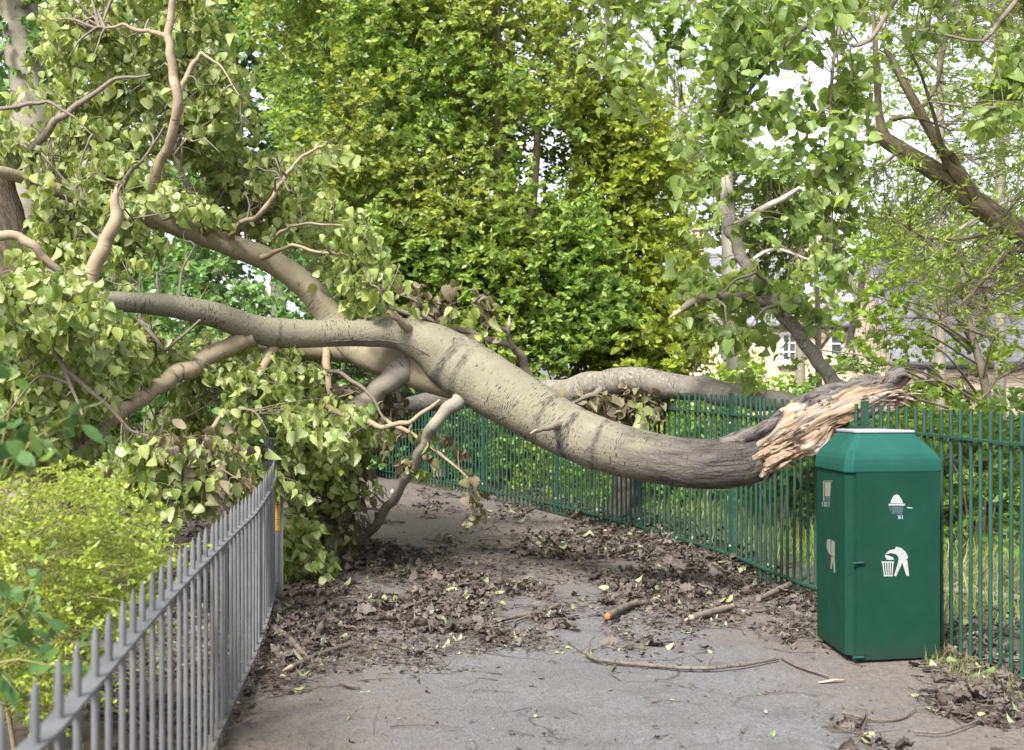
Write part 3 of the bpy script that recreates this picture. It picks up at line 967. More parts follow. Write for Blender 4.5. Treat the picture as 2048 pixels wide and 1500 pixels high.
def branch_px(mb, pts, sk=None, sides=8, step=.06, amp=.06, flare=.5, freq=9, wob=0):
    """pts: (u, v, Y, diameter in photo px)"""
    flare *= .5
    if wob:        # small kinks between the measured points
        out_ = [pts[0]]
        for p_, q_ in zip(pts[:-1], pts[1:]):
            p_, q_ = np.array(p_), np.array(q_)
            for t_ in (.33, .67):
                m_ = p_ * (1 - t_) + q_ * t_
                k_ = wob * min(m_[3], .22 * np.hypot(*(q_ - p_)[:2]))
                out_.append((m_[0] + random.uniform(-k_, k_), m_[1] + random.uniform(-k_, k_), m_[2] + random.uniform(-k_, k_) * m_[2] / F, m_[3] * random.uniform(.93, 1.08)))
            out_.append(tuple(q_))
        pts = out_
    P3 = [P(u, v, Y) for u, v, Y, d in pts]
    rad = [d / 2 * Y / F for u, v, Y, d in pts]
    c, r = mb.tube(P3, rad, sides, step, amp, freq, True, flare)
    if sk is not None: sk.add(c, r)
    return c, r

def hang_sprays(anchors, skP, kd, lm, tm, leaves=11, size=.09, kind='poplar', hang=.88, twig_r=.0035, spread=.16, reach=18, face=.5, up=.12, petiole=.75, maxlen=1.3):
    """twigs from the nearest limbs out to the anchors, with leaves hung along their outer part"""
    n = len(anchors)
    st = np.zeros_like(anchors)
    for i, a in enumerate(anchors):
        c = kd.find_n(a, reach)
        st[i] = c[random.randrange(len(c))][0]
    d = anchors - st
    L = np.linalg.norm(d, axis=1, keepdims=True)
    far = L[:, 0] > maxlen
    st[far] = anchors[far] - d[far] / L[far] * maxlen * RNG.uniform(.5, 1, (far.sum(), 1))
    mid = (st + anchors) / 2 + np.array([0, 0, up]) + RNG.normal(size=(n, 3)) * .06
    add_sticks(tm, st, mid, anchors, twig_r * RNG.uniform(.9, 1.8, n), twig_r * .5)
    k = leaves
    t = np.clip(RNG.uniform(.45, 1.02, (n, k)), 0, 1)[..., None]
    pos = (1 - t) ** 2 * st[:, None] + 2 * t * (1 - t) * mid[:, None] + t ** 2 * anchors[:, None]
    node = pos.reshape(-1, 3)
    off = RNG.normal(size=node.shape) * np.array([spread, spread, spread * .6]) * .6
    off[:, 2] -= hang * size * .8
    base = node + off * .55
    axis = unit(RNG.normal(size=node.shape) * (1 - hang * .75) + np.array([0, 0, -hang]))
    nr = unit(RNG.normal(size=node.shape) + np.array([-.3, -face, .35]))
    sz = size * RNG.uniform(.6, 1.25, len(node))
    add_leaves(lm, base, axis, nr, sz, kind)
    if petiole:
        pr = RNG.random(len(node)) < petiole
        add_sticks(lm, node[pr], (node[pr] + base[pr]) / 2 + np.array([0, 0, .018]), base[pr], .0016, .0012, 3)

def flat_sprays(org, direc, lm, tm, leaves=12, size=.09, kind='oval', length=.4, twig_r=.003, droop=.1, up=.22, seglean=.5):
    """sprays of alternate leaves along a short stem"""
    n = len(org)
    direc = unit(direc)
    L = length * RNG.uniform(.6, 1.3, (n, 1))
    end = org + direc * L
    end[:, 2] -= droop * L[:, 0] * RNG.uniform(0, 1, n)
    mid = (org + end) / 2 + np.array([0, 0, .05]) * L
    add_sticks(tm, org, mid, end, twig_r, twig_r * .4, 3)
    k = leaves
    t = np.linspace(.12, 1, k)[None, :, None] + RNG.uniform(-.04, .04, (n, k, 1))
    pos = (1 - t) ** 2 * org[:, None] + 2 * t * (1 - t) * mid[:, None] + t ** 2 * end[:, None]
    side = unit(np.cross(direc, np.array([0, 0, 1.]) + RNG.normal(size=(n, 3)) * .35))
    sgn = np.where(np.arange(k) % 2 == 0, 1., -1.)[None, :, None]
    ax = side[:, None] * sgn * .8 + direc[:, None] * seglean + RNG.normal(size=(n, k, 3)) * .42
    nr = np.array([0, 0, up])[None, None] + RNG.normal(size=(n, k, 3)) * .6 + np.array([0, -.25, 0])
    sz = size * RNG.uniform(.6, 1.25, n * k)
    add_leaves(lm, pos.reshape(-1, 3), ax.reshape(-1, 3), nr.reshape(-1, 3), sz, kind)

def connect_twigs(tm, org, kd, r=.006, reach=3, maxlen=1.6, up=.05, frac=1.0):
    st, en = [], []
    for a in org:
        if random.random() > frac: continue
        c = kd.find_n(a, reach)
        s_ = np.array(c[random.randrange(len(c))][0])
        L = np.linalg.norm(a - s_)
        if L > maxlen: s_ = a - (a - s_) / L * maxlen * random.uniform(.4, 1)
        st.append(s_); en.append(a)
    if not st: return
    st, en = np.array(st), np.array(en)
    mid = (st + en) / 2 + RNG.normal(size=st.shape) * .08 + np.array([0, 0, -up])
    add_sticks(tm, st, mid, en, r, r * .5, 4)
# ------------------------------------------------------------------ the fallen tree
def path_px(pts):
    return [P(u, v, Y) for u, v, Y, d in pts], [d / 2 * Y / F for u, v, Y, d in pts]

TRUNK = [(1512, 918, 9.05, 92), (1470, 926, 9.05, 98), (1400, 928, 9.1, 101), (1320, 918, 9.2, 106), (1230, 897, 9.35, 109), (1130, 858, 9.55, 114), (1030, 800, 9.75, 124), (960, 757, 9.9, 128), (905, 722, 10.0, 122),
         (860, 690, 10.0, 96), (800, 668, 10.0, 70), (730, 664, 9.95, 62), (650, 667, 9.9, 57), (560, 666, 9.75, 62), (500, 655, 9.6, 58), (430, 630, 9.4, 54), (350, 613, 9.2, 49), (260, 604, 8.9, 44), (170, 600, 8.6, 38), (60, 588, 8.2, 32), (-120, 560, 7.7, 24), (-320, 560, 7.3, 14)]
ft = empty('fallen_tree', P(1400, 960, 9.1) * np.array([1, 1, 0]) + np.array([0, 0, float(hgt(9.1))]), 'fallen poplar with its pale trunk snapped off across the path, leafy crown on the left', 'fallen tree')
TRUNK = [(u, v, Y, d * (.95 if u < 1350 else 1)) for u, v, Y, d in TRUNK]
pts3, _r = path_px(TRUNK)
_c = catmull(pts3, .05)
_L = np.concatenate([[0], np.cumsum(np.linalg.norm(np.diff(_c, axis=0), axis=1))])
TL = float(_L[-1])
def zof(u, v):
    uv = np.stack([1024 + F * _c[:, 0] / _c[:, 1], HOR - F * (_c[:, 2] - EYE) / _c[:, 1]], 1)
    return float(_L[np.argmin(np.sum((uv - np.array([u, v])) ** 2, 1))]) / TL
bands = []
for (u, v, hw, am) in ((1218, 870, .0026, 1), (1150, 862, .004, 1), (1100, 845, .003, .9), (938, 745, .003, .8), (905, 722, .008, 1), (545, 665, .0016, .9), (395, 622, .0012, .6)):
    z = zof(u, v)
    bands += [(z - hw * 1.5, (0,)), (z - hw * .8, (am,)), (z + hw * .8, (am,)), (z + hw * 1.5, (0,))]
bands = sorted(bands, key=lambda t: t[0])
bands = [b for b in bands if 0 <= b[0] <= 1][:31]
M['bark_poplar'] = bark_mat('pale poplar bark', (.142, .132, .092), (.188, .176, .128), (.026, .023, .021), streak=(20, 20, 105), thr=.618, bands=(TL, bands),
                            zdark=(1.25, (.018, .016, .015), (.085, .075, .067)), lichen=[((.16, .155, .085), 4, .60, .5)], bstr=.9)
M['bark_poplar_limb'] = bark_mat('pale poplar limb bark', (0.2185, 0.1863, 0.1242), (0.2818, 0.2449, 0.1725), (0.0517, 0.0425, 0.0368), streak=(13, 13, 90), thr=.62, lichen=[((0.1840, 0.1782, 0.0978), 4, .60, .5)], bstr=.35)
SK = Skel()
mb = MB()
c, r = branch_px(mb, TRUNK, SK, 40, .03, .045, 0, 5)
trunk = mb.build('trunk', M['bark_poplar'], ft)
mb = MB()
for pts_ in ([(640, 684, 9.793), (700, 681, 9.842), (750, 681, 9.846), (795, 685, 9.846), (830, 697, 9.84), (862, 715, 9.835), (890, 738, 9.83)],):
    q_ = catmull(np.array([P(u, v, Y) for u, v, Y in pts_]), .03)
    q_ = q_ + RNG.normal(size=q_.shape) * .0035
    mb.tube(q_, np.interp(np.linspace(0, 1, len(q_)), [0, .15, .6, 1], [.001, .0055, .005, .001]), 6, .05, .5, 40)
mb.build('bark_crack', M['stump_dark'], trunk)

# limb behind the trunk fork that climbs away to the upper left
LIMB = [(930, 752, 10.08, 104), (870, 742, 10.2, 94), (800, 722, 10.35, 86), (735, 702, 10.5, 80), (690, 672, 10.6, 72), (655, 625, 10.7, 66), (605, 565, 10.7, 63), (540, 522, 10.65, 58), (470, 494, 10.5, 54), (400, 470, 10.4, 48), (330, 446, 10.3, 44), (250, 428, 10.1, 38), (160, 398, 9.9, 34), (80, 367, 9.7, 32), (-20, 340, 9.4, 28), (-220, 320, 9.0, 18)]
LIMB = [(u, v, Y, d * (.83 if u < 680 else .93 if u < 780 else 1)) for u, v, Y, d in LIMB]
mb = MB(); branch_px(mb, LIMB, SK, 30, .04, .04, 0, 5)
mb.build('limb', M['bark_poplar_limb'], ft)
mb = MB(); branch_px(mb, [(745, 700, 10.5, 70), (680, 694, 10.65, 62), (600, 690, 10.8, 54), (540, 684, 11.0, 42), (470, 690, 11.3, 30), (400, 720, 11.6, 18)], SK, 20, .05, .05, 0, 5)
mb.build('limb', M['bark_poplar_limb'], ft)

def limb(pts, mat='bark_branch', sides=10, flare=.5, amp=.07, name='branch', tip=None):
    mb = MB()
    if max(p[1] for p in pts) < 600 and not tip: pts = [(u, v, Y, d * .78) for u, v, Y, d in pts]
    c, r = branch_px(mb, pts, SK, sides, .035, amp, flare, wob=.34)
    o = mb.build(name, M[mat], ft)
    if tip:
        t = MB()
        d = unit((c[-1] - c[-2])[None])[0]
        for k in range(7):
            q = c[-1] + RNG.normal(size=3) * r[-1] * .45
            t.tube([q - d * r[-1] * 2, q + d * r[-1] * RNG.uniform(.5, 3.2)], [r[-1] * .55, r[-1] * .08], 6, .05)
        t.build('broken_tip', M['cut_wood'], o)
    return o

limb([(505, 668, 9.6, 40), (465, 690, 9.55, 35), (400, 722, 9.4, 35), (330, 765, 9.2, 35), (260, 810, 9.0, 31), (205, 855, 8.85, 26), (165, 905, 8.75, 22), (130, 958, 8.7, 14)], 'bark_limb', 18, .25, tip=True)
limb([(548, 690, 9.75, 22), (535, 720, 9.65, 18), (505, 770, 9.5, 16), (470, 812, 9.4, 13), (430, 850, 9.3, 10), (395, 905, 9.2, 6)], 'bark_limb')
limb([(815, 735, 10.2, 50), (775, 765, 10.15, 42), (730, 805, 10.2, 38), (690, 845, 10.3, 32), (640, 900, 10.4, 24), (590, 950, 10.6, 14)], 'bark_prop', 14, .3)
limb([(945, 772, 9.95, 40), (915, 806, 9.82, 30), (868, 850, 9.8, 24), (838, 905, 10.0, 22), (800, 975, 10.3, 20), (762, 1035, 10.7, 19), (718, 1085, 11.1, 17), (685, 1110, 11.40, 13)], 'bark_prop', 14, .3)
limb([(1118, 850, 9.4, 20), (1104, 853, 9.28, 14), (1085, 858, 9.2, 9), (1066, 864, 9.12, 7)], 'bark_branch', 8, .8, tip=True)
limb([(835, 680, 10.0, 24), (812, 652, 9.84, 20), (792, 634, 9.74, 14), (774, 622, 9.7, 10)], 'bark_limb', 10, .5)
limb([(262, 470, 10.1, 34), (285, 420, 9.9, 28), (312, 345, 9.6, 27), (345, 265, 9.4, 26), (357, 200, 9.3, 25), (345, 130, 9.3, 23), (335, 70, 9.3, 21), (345, 0, 9.3, 18), (352, -90, 9.3, 14)], 'bark_limb', 12)
limb([(336, 74, 9.3, 16), (315, 66, 9.3, 13), (285, 62, 9.3, 11), (246, 48, 9.3, 8), (200, 60, 9.4, 4)], 'bark_limb')
limb([(356, 200, 9.3, 18), (370, 160, 9.35, 14), (395, 118, 9.5, 12), (402, 105, 9.5, 8), (440, 130, 9.4, 5), (478, 190, 9.3, 3)], 'bark_limb')
limb([(165, 590, 8.7, 34), (185, 545, 8.7, 30), (212, 480, 8.7, 28), (233, 430, 8.7, 24), (230, 388, 8.7, 15)], 'bark_limb', 12, .3, tip=True)
limb([(415, 478, 10.4, 26), (405, 430, 10.2, 19), (382, 390, 10.1, 16), (362, 342, 10.0, 13), (345, 300, 9.9, 8)], 'bark_branch')
limb([(455, 486, 10.45, 16), (480, 447, 10.2, 13), (520, 428, 10.0, 13), (548, 392, 9.9, 12), (575, 345, 9.9, 11), (605, 312, 9.9, 9), (640, 293, 9.9, 6), (690, 300, 9.8, 3)], 'bark_limb')
limb([(525, 515, 10.5, 14), (560, 500, 10.3, 11), (585, 490, 10.1, 9), (640, 505, 10.0, 7), (700, 512, 9.9, 4), (745, 545, 9.9, 2)], 'bark_limb')
limb([(555, 470, 10.2, 9), (580, 452, 10.1, 8), (620, 446, 10, 6), (690, 452, 9.9, 4), (735, 480, 9.9, 2)], 'bark_limb', 6)
limb([(260, 432, 10.1, 20), (235, 395, 9.8, 14), (250, 360, 9.6, 12), (300, 300, 9.5, 8), (330, 250, 9.4, 5)], 'bark_branch')
limb([(60, 372, 9.6, 24), (62, 300, 9.3, 21), (110, 240, 9.2, 18), (170, 200, 9.2, 14), (225, 160, 9.2, 10), (300, 150, 9.2, 5)], 'bark_branch')
limb([(-60, 218, 9.0, 14), (40, 212, 9.0, 11), (95, 203, 9.0, 9), (150, 235, 9.0, 6), (185, 270, 9.0, 3)], 'bark_branch', 6)
limb([(-60, 470, 8.2, 24), (20, 470, 8.2, 20), (70, 492, 8.2, 18), (120, 545, 8.3, 14), (150, 600, 8.4, 8)], 'bark_limb', 10)
limb([(205, 835, 8.9, 16), (150, 835, 8.8, 13), (100, 862, 8.7, 10), (50, 900, 8.6, 6)], 'bark_branch')
limb([(60, 590, 8.2, 22), (90, 660, 8.1, 14), (130, 740, 8.0, 9), (165, 830, 7.9, 5)], 'bark_branch')
limb([(650, 690, 10.6, 18), (655, 740, 10.4, 15), (662, 790, 10.4, 13), (665, 812, 10.4, 8)], 'bark_limb', 8, tip=True)
limb([(560, 775, 10.2, 12), (620, 800, 10.1, 12), (690, 830, 10.0, 12), (760, 855, 9.9, 11), (820, 845, 9.8, 9), (880, 800, 9.8, 6)], 'bark_limb', 8, 0)
limb([(765, 835, 10.1, 10), (810, 860, 10.0, 9), (870, 900, 9.9, 7), (930, 950, 9.9, 5), (958, 990, 9.9, 3), (962, 1030, 9.9, 2)], 'bark_limb', 7, 0)
limb([(540, 760, 9.9, 10), (600, 740, 9.9, 10), (680, 745, 10.0, 9), (740, 790, 10, 7), (770, 840, 10, 5)], 'bark_branch', 7, 0)
limb([(280, 640, 9.3, 10), (330, 700, 9.2, 8), (400, 640, 9.1, 5)], 'bark_branch', 6, 0)
limb([(560, 1030, 9.9, 17), (585, 1070, 9.9, 16), (612, 1110, 9.9, 14), (650, 1130, 9.9, 9)], 'bark_limb', 8, 0)
limb([(150, 915, 8.75, 14), (220, 935, 8.6, 11), (300, 925, 8.4, 9), (380, 940, 8.3, 7), (460, 925, 8.3, 4)], 'bark_branch', 7, 0)
limb([(130, 740, 8.0, 10), (190, 790, 8.0, 9), (260, 860, 8.05, 7), (340, 880, 8.1, 5), (420, 900, 8.1, 3)], 'bark_branch', 7, 0)
limb([(300, 905, 9.3, 12), (360, 930, 9.3, 10), (430, 985, 9.5, 8), (470, 1040, 9.5, 5)], 'bark_branch', 7, 0)

R1 = [(95, 300), (85, 40), (150, -60), (430, -60), (495, 170), (505, 255), (560, 300), (690, 285), (650, 395), (740, 440), (785, 560), (770, 640), (700, 600), (640, 520), (560, 470), (450, 440), (300, 400), (200, 480), (70, 540)]
R1b = [(70, 330), (250, 330), (470, 400), (440, 520), (330, 520), (250, 580), (-40, 600), (60, 520)]
R2 = [(-60, 560), (190, 600), (230, 660), (300, 735), (290, 820), (190, 950), (60, 980), (-60, 960)]
R3 = [(260, 660), (480, 700), (560, 720), (640, 740), (600, 860), (560, 900), (500, 890), (420, 960), (330, 960), (270, 900), (330, 770)]
R4 = [(480, 880), (640, 780), (700, 850), (690, 940), (560, 1010), (480, 1000)]
R5 = [(540, 1030), (640, 1060), (670, 1130), (600, 1230), (540, 1220)]
# lesser branches, crooked, from the limbs into the crown
skP, skKD = SK.tree()
sb = MB()
for poly, n_, y0_, y1_ in ((R1, 60, 9.2, 11.0), (R1b, 12, 8.8, 10.0), (R2, 32, 7.9, 9.3), (R3, 24, 9.1, 10.8), ([(560, 720), (860, 800), (800, 900), (640, 900)], 30, 9.9, 11.3), ([(540, 900), (700, 880), (720, 1020), (600, 1100)], 14, 10.0, 11.3)):
    for a_ in sample_region(poly, n_, y0_, y1_):
        c_ = skKD.find_n(a_, 3)
        s_ = np.array(c_[random.randrange(3)][0])
        d_ = a_ - s_
        if np.linalg.norm(d_) > 1.3: d_ *= 1.3 / np.linalg.norm(d_)
        w_ = np.linalg.norm(d_)
        pts_ = [s_ + d_ * t_ + RNG.normal(size=3) * w_ * .07 * (t_ > 0) + np.array([0, 0, .22 * w_ * math.sin(t_ * math.pi * .8) - .12 * w_ * t_ * t_]) for t_ in (0, .25, .5, .75, 1)]
        c2_, r2_ = sb.tube(pts_, [.011, .009, .007, .005, .0025], 6, .05, .2, 25)
        SK.add(c2_, r2_)
tag(sb.build('small_branches', M['bark_branch'], ft), kind='stuff')
skP, skKD = SK.tree()
lm, tm = MB(), MB()
def hang(poly, n, y0, y1, carve=.4, leaves=15, size=.071, seed=1, **k):
    a = sample_region(poly, n, y0, y1, carve, 1.6, seed)
    u_, v_ = 1024 + F * a[:, 0] / a[:, 1], HOR - F * (a[:, 2] - EYE) / a[:, 1]
    a = a[~(in_poly(u_, v_, [(520, 655), (400, 690), (250, 775), (150, 870), (165, 930), (280, 850), (420, 755), (520, 705)]) & (a[:, 1] < 9.7))]
    u_, v_ = 1024 + F * a[:, 0] / a[:, 1], HOR - F * (a[:, 2] - EYE) / a[:, 1]
    a = a[~(in_poly(u_, v_, [(290, 395), (500, 465), (500, 545), (380, 510), (290, 480)]) & (a[:, 1] < 10.8))]
    u_, v_ = 1024 + F * a[:, 0] / a[:, 1], HOR - F * (a[:, 2] - EYE) / a[:, 1]
    a = a[~((u_ > 505) & (u_ < 580) & (v_ > 830) & (v_ < 1010) & (a[:, 1] < 14))]      # nothing hangs over the railing here
    hang_sprays(a, skP, skKD, lm, tm, leaves, size, **k)
hang(R1, 740, 9.75, 11.8, .42)
hang(R1b, 120, 8.8, 10.4, .42)
hang(R2, 360, 8.1, 9.6, .36)
hang([(-40, 560), (60, 540), (190, 560), (235, 600), (225, 660), (120, 680), (-40, 680)], 48, 7.5, 8.3, .1)
hang([(-40, 180), (60, 180), (60, 320), (-40, 320)], 14, 9.2, 10.0, .2)
hang(R3, 220, 9.3, 11.0, .42)
hang(R4, 70, 9.0, 11.0, .42)
hang([(250, 920), (350, 890), (540, 880), (545, 960), (420, 1030), (300, 1070), (230, 1010)], 75, 7.8, 9.0, .3, maxlen=.6)
hang([(540, 870), (700, 800), (790, 830), (720, 990), (610, 1060), (565, 1000)], 60, 9.9, 11.0, .3)
hang(R5, 28, 9.7, 10.6, .3)
# a few hand placed sprays that show in the photo
hang_sprays(np.array([P(u, v, Y) for u, v, Y in ((760, 600, 9.8), (785, 560, 9.9), (770, 580, 9.8), (830, 620, 10.1), (950, 610, 10.4), (975, 640, 10.4), (650, 380, 9.9), (690, 310, 9.8), (860, 870, 9.9), (845, 940, 10.2), (1290, 800, 9.5))]), skP, skKD, lm, tm, 9, .095)
lm.build('leaves', M['poplar_leaf'], ft)
tag(tm.build('twigs', M['twig'], ft), kind='stuff')
lm, tm = MB(), MB()
W1 = [(270, 930), (500, 900), (560, 830), (720, 770), (800, 800), (800, 850), (750, 900), (720, 1010), (690, 1100), (620, 1170), (545, 1160), (560, 1010), (440, 1000), (300, 1040)]
hang(W1, 230, 10.6, 12.3, .38, 13, .08, 3, spread=.2, hang=.6)
a = np.array([P(u, v, 9.9 + random.uniform(-.2, .2)) for u, v in ((930, 900), (945, 960), (962, 1000), (955, 1030), (930, 985), (900, 870), (935, 1040), (770, 900), (800, 930), (880, 920))])
hang_sprays(a, skP, skKD, lm, tm, 8, .07, spread=.08, hang=.85, maxlen=.5)
W2 = [(200, 960), (350, 900), (540, 870), (548, 960), (470, 1000), (330, 1100), (250, 1120), (200, 1040)]
hang(W2, 26, 7.6, 9.0, .3, 12, .075, 5, spread=.2, hang=.5, maxlen=.6)
lm.build('wilted_leaves', M['wilted_leaf'], ft)
tag(tm.build('twigs', M['twig'], ft), kind='stuff')

# the torn butt: a long plate of split wood with bark along its back
CEN = [(1496, 918, 9.05), (1540, 892, 9.05), (1590, 866, 9.0), (1650, 832, 8.95), (1710, 806, 8.92), (1765, 786, 8.9), (1812, 776, 8.9)]
HTS = [70, 84, 90, 84, 70, 56, 40]
cc = catmull(np.array([[*P(u, v, Y), h / 2 * Y / F] for (u, v, Y), h in zip(CEN, HTS)]), .008)
ctr, hh = cc[:, :3], cc[:, 3]
n, S = len(ctr), 110
T = unit(np.gradient(ctr, axis=0))
upv = np.array([0, 0, 1.]) - T * T[:, 2:3]
upv = unit(upv)
bk = unit(np.cross(upv, T))        # sideways
if bk[0][1] < 0: bk = -bk          # points away from the camera
a = np.arange(S) / S * 2 * math.pi
L = np.concatenate([[0], np.cumsum(np.linalg.norm(np.diff(ctr, axis=0), axis=1))])
A, LL = np.meshgrid(a, L)
tcx = np.stack([.16 * np.cos(A), .16 * np.sin(A), LL], 2)
fibre = fbm(tcx * np.array([34, 34, 2.6]) + 3, 3) - .5
fine = fbm(tcx * np.array([90, 90, 6]) + 7, 2) - .5
lump = fbm(tcx * np.array([7, 7, 4.5]) + 31, 4) - .5
barkish = (np.cos(A) > .70 + 1.1 * lump + .5 * fibre - .35 * np.clip((LL - .75) / .3, 0, 1)) | ((np.cos(A) > -.25) & (np.sin(A) > .25))
rad = hh[:, None] * (1 + .75 * fibre + .35 * fine + 1.0 * lump)
rad = np.where(barkish, hh[:, None] * (1.03 + .35 * (fbm(tcx * np.array([24, 24, 14]) + 5, 3) - .5)), rad * .98)
flat = np.where(np.sin(A) < 0, .62, .95)        # the torn face is hollowed towards the viewer
under = np.where(np.cos(A) < -.3, 1 + .35 * lump * 2, 1)
V = ctr[:, None] + rad[..., None] * (np.cos(A)[..., None] * under[..., None] * upv[:, None] + (np.sin(A) * flat)[..., None] * bk[:, None])
# ragged ends: push the last rings along the grain by an amount that differs round the stem
k = np.clip((LL - (L[-1] - .20)) / .20, 0, 1)
V = V + (k * (fbm(tcx * np.array([40, 40, 0]) + 11, 2) - .62) * .34)[..., None] * T[:, None]
mb = MB()
i, j = np.meshgrid(np.arange(n - 1), np.arange(S), indexing='ij')
f = np.stack([i * S + j, i * S + (j + 1) % S, (i + 1) * S + (j + 1) % S, (i + 1) * S + j], 2).reshape(-1, 4)
mi = barkish[:-1].ravel().astype(int)
mb.add(V.reshape(-1, 3), f, tcx.reshape(-1, 3), mi)
for ringi, rev in ((0, 1), (n - 1, 0)):
    vs = np.vstack([V[ringi], V[ringi].mean(0)[None]])
    ix = np.arange(S); nx2 = (ix + 1) % S
    mb.add(vs, np.stack([nx2, ix, np.full(S, S)], 1) if rev else np.stack([ix, nx2, np.full(S, S)], 1), np.vstack([tcx[ringi], [[0, 0, L[ringi]]]]), 0)
# shards
def shards(mb, n, lo, hi, ang, ln, wd, dirn=1, mi=0):
    for q in range(n):
        s_ = random.uniform(lo, hi)
        ii = int(s_ * (len(L) - 1))
        an = random.uniform(*ang)
        rr = hh[ii] * random.uniform(.55, 1.0)
        fl = .62 if math.sin(an) < 0 else .95
        p = ctr[ii] + rr * (math.cos(an) * upv[ii] + math.sin(an) * fl * bk[ii])
        outw = unit((math.cos(an) * upv[ii] + math.sin(an) * bk[ii])[None])[0]
        d = unit((T[ii] * dirn + outw * random.uniform(.0, .35) + RNG.normal(size=3) * .12)[None])[0]
        l_ = ln * random.uniform(.5, 1.9)
        w_ = wd * random.uniform(.28, .85)
        x = unit(np.cross(d, outw)[None])[0]
        z = np.cross(x, d)
        st_ = np.array([0, .3, .65, 1.0]) * l_
        ww = np.array([1, .9, .55, .06]) * w_
        ring_ = [p - d * l_ * .25 + d * t + x * (w0 * cx_) + z * (w0 * .4 * cz_) + outw * .03 * (t / l_) ** 2 * random.uniform(-.3, 1) for t, w0 in zip(st_, ww) for cx_, cz_ in ((-1, 0), (0, -1), (1, 0), (0, 1))]
        ring_ = np.array(ring_)
        ff = [(g * 4 + e, g * 4 + (e + 1) % 4, g * 4 + 4 + (e + 1) % 4, g * 4 + 4 + e) for g in range(3) for e in range(4)]
        base_tc = np.array([rr * math.cos(an), rr * math.sin(an), s_ * L[-1]])
        tcs = np.array([base_tc + np.array([cx_ * w_ * .6, cz_ * w_ * .3, t]) for t in st_ for cx_, cz_ in ((-1, 0), (0, -1), (1, 0), (0, 1))])
        mb.add(ring_, ff, tcs, mi)
shards(mb, 60, .05, .95, (math.pi * .85, math.pi * 1.5), .12, .014)
shards(mb, 36, .02, .9, (math.pi * 1.3, math.pi * 1.75), .12, .010)
shards(mb, 60, .0, .30, (math.pi * .85, math.pi * 1.6), .12, .018)
shards(mb, 26, .80, 1.0, (0, 6.28), .11, .014)
shards(mb, 40, .0, .22, (math.pi * .85, math.pi * 1.7), .13, .02, -1)
shards(mb, 45, .05, .95, (-.9, .9), .09, .014, 1, 1)
split_o = mb.build('splintered_wood', [M['wood'], M['bark_torn']], ft, smooth=True)
# lower chunk of heartwood hanging under the break, bark lip and the knob at the far tip
mb = MB()
for q in range(46):
    u0, v0 = random.uniform(1500, 1535), random.uniform(902, 952)
    l_ = random.uniform(25, 105) * (1 - .35 * (v0 - 902) / 50)
    a0 = P(u0, v0, 9.0 + random.uniform(-.1, .12)); a1 = P(u0 + l_, v0 - l_ * random.uniform(.25, .5), 8.97 + random.uniform(-.12, .12))
    w0 = random.uniform(.014, .036)
    mb.tube([a0, (a0 + a1) / 2 + RNG.normal(size=3) * .008, a1], [w0, w0 * .9, w0 * .25], 6, .03, .5, 22)
mb.build('heartwood_shard', M['wood'], ft, smooth=False)
mb = MB()
mb.tube([P(1440, 884, 9.02), P(1480, 878, 9.0), P(1520, 858, 8.97), P(1555, 838, 8.98)], [.03, .055, .05, .02], 16, .015, .6, 22)
mb.tube([P(1772, 768, 8.9), P(1788, 752, 8.88), P(1800, 744, 8.86), P(1812, 748, 8.86)], [.035, .05, .045, .02], 14, .015, .6, 22)
mb.tube([P(1795, 752, 8.84), P(1808, 748, 8.82), P(1824, 756, 8.8)], [.03, .02, .004], 8, .015, .4, 20)
mb.tube([P(1540, 838, 9.02), P(1580, 815, 9.0), P(1640, 785, 8.97), P(1700, 770, 8.95), P(1760, 762, 8.92), P(1795, 760, 8.9)], [.015, .03, .035, .038, .045, .02], 16, .012, .9, 20)
mb.build('bark_flap', M['bark_torn'], ft)

# ------------------------------------------------------------------ lichened limb lying over the fence behind
fl = empty('fallen_limb', P(1300, 1050, 13.2), 'lichened grey limb lying along the fence top behind the pale trunk', 'fallen limb')
SK2 = Skel()
def limb2(pts, mat='bark_lichen', sides=12, flare=.4, tip=None, name='branch'):
    mb = MB()
    c, r = branch_px(mb, pts, SK2, sides, .04, .09, flare, wob=.28)
    o = mb.build(name, M[mat], fl)
    if tip:
        t = MB()
        d = unit((c[-1] - c[-3])[None])[0]
        x = np.array([0, 0, 1.]) * .5
        t.tube([c[-1] - d * r[-1], c[-1] + d * r[-1] * 2.5, c[-1] + d * r[-1] * 5], [r[-1] * .95, r[-1] * .7, r[-1] * .1], 8, .03)
        t.build('broken_tip', M['cut_wood'], o)
limb2([(760, 830, 13.2, 26), (840, 806, 13.0, 36), (930, 790, 12.8, 42), (1040, 790, 12.6, 46), (1120, 785, 12.45, 52), (1200, 768, 12.3, 52), (1290, 762, 12.2, 52), (1380, 776, 12.0, 50), (1460, 790, 11.9, 46), (1540, 800, 11.8, 42), (1620, 808, 11.7, 34), (1700, 815, 11.6, 26)], sides=22, flare=0, name='stem')
limb2([(1690, 800, 11.7, 36), (1665, 764, 11.7, 30), (1625, 705, 11.7, 29), (1580, 645, 11.75, 28), (1535, 595, 11.8, 27), (1500, 545, 11.9, 25), (1478, 500, 12.0, 24), (1455, 440, 12.1, 22), (1438, 410, 12.2, 12)])
limb2([(1535, 605, 11.8, 24), (1500, 597, 11.7, 19), (1450, 592, 11.6, 19), (1405, 594, 11.5, 18), (1375, 610, 11.4, 15), (1362, 620, 11.4, 12)], 'bark_branch', tip=True)
limb2([(1570, 640, 11.75, 10), (1555, 610, 11.6, 8), (1530, 618, 11.5, 6), (1510, 640, 11.5, 3)], 'bark_branch', 7)
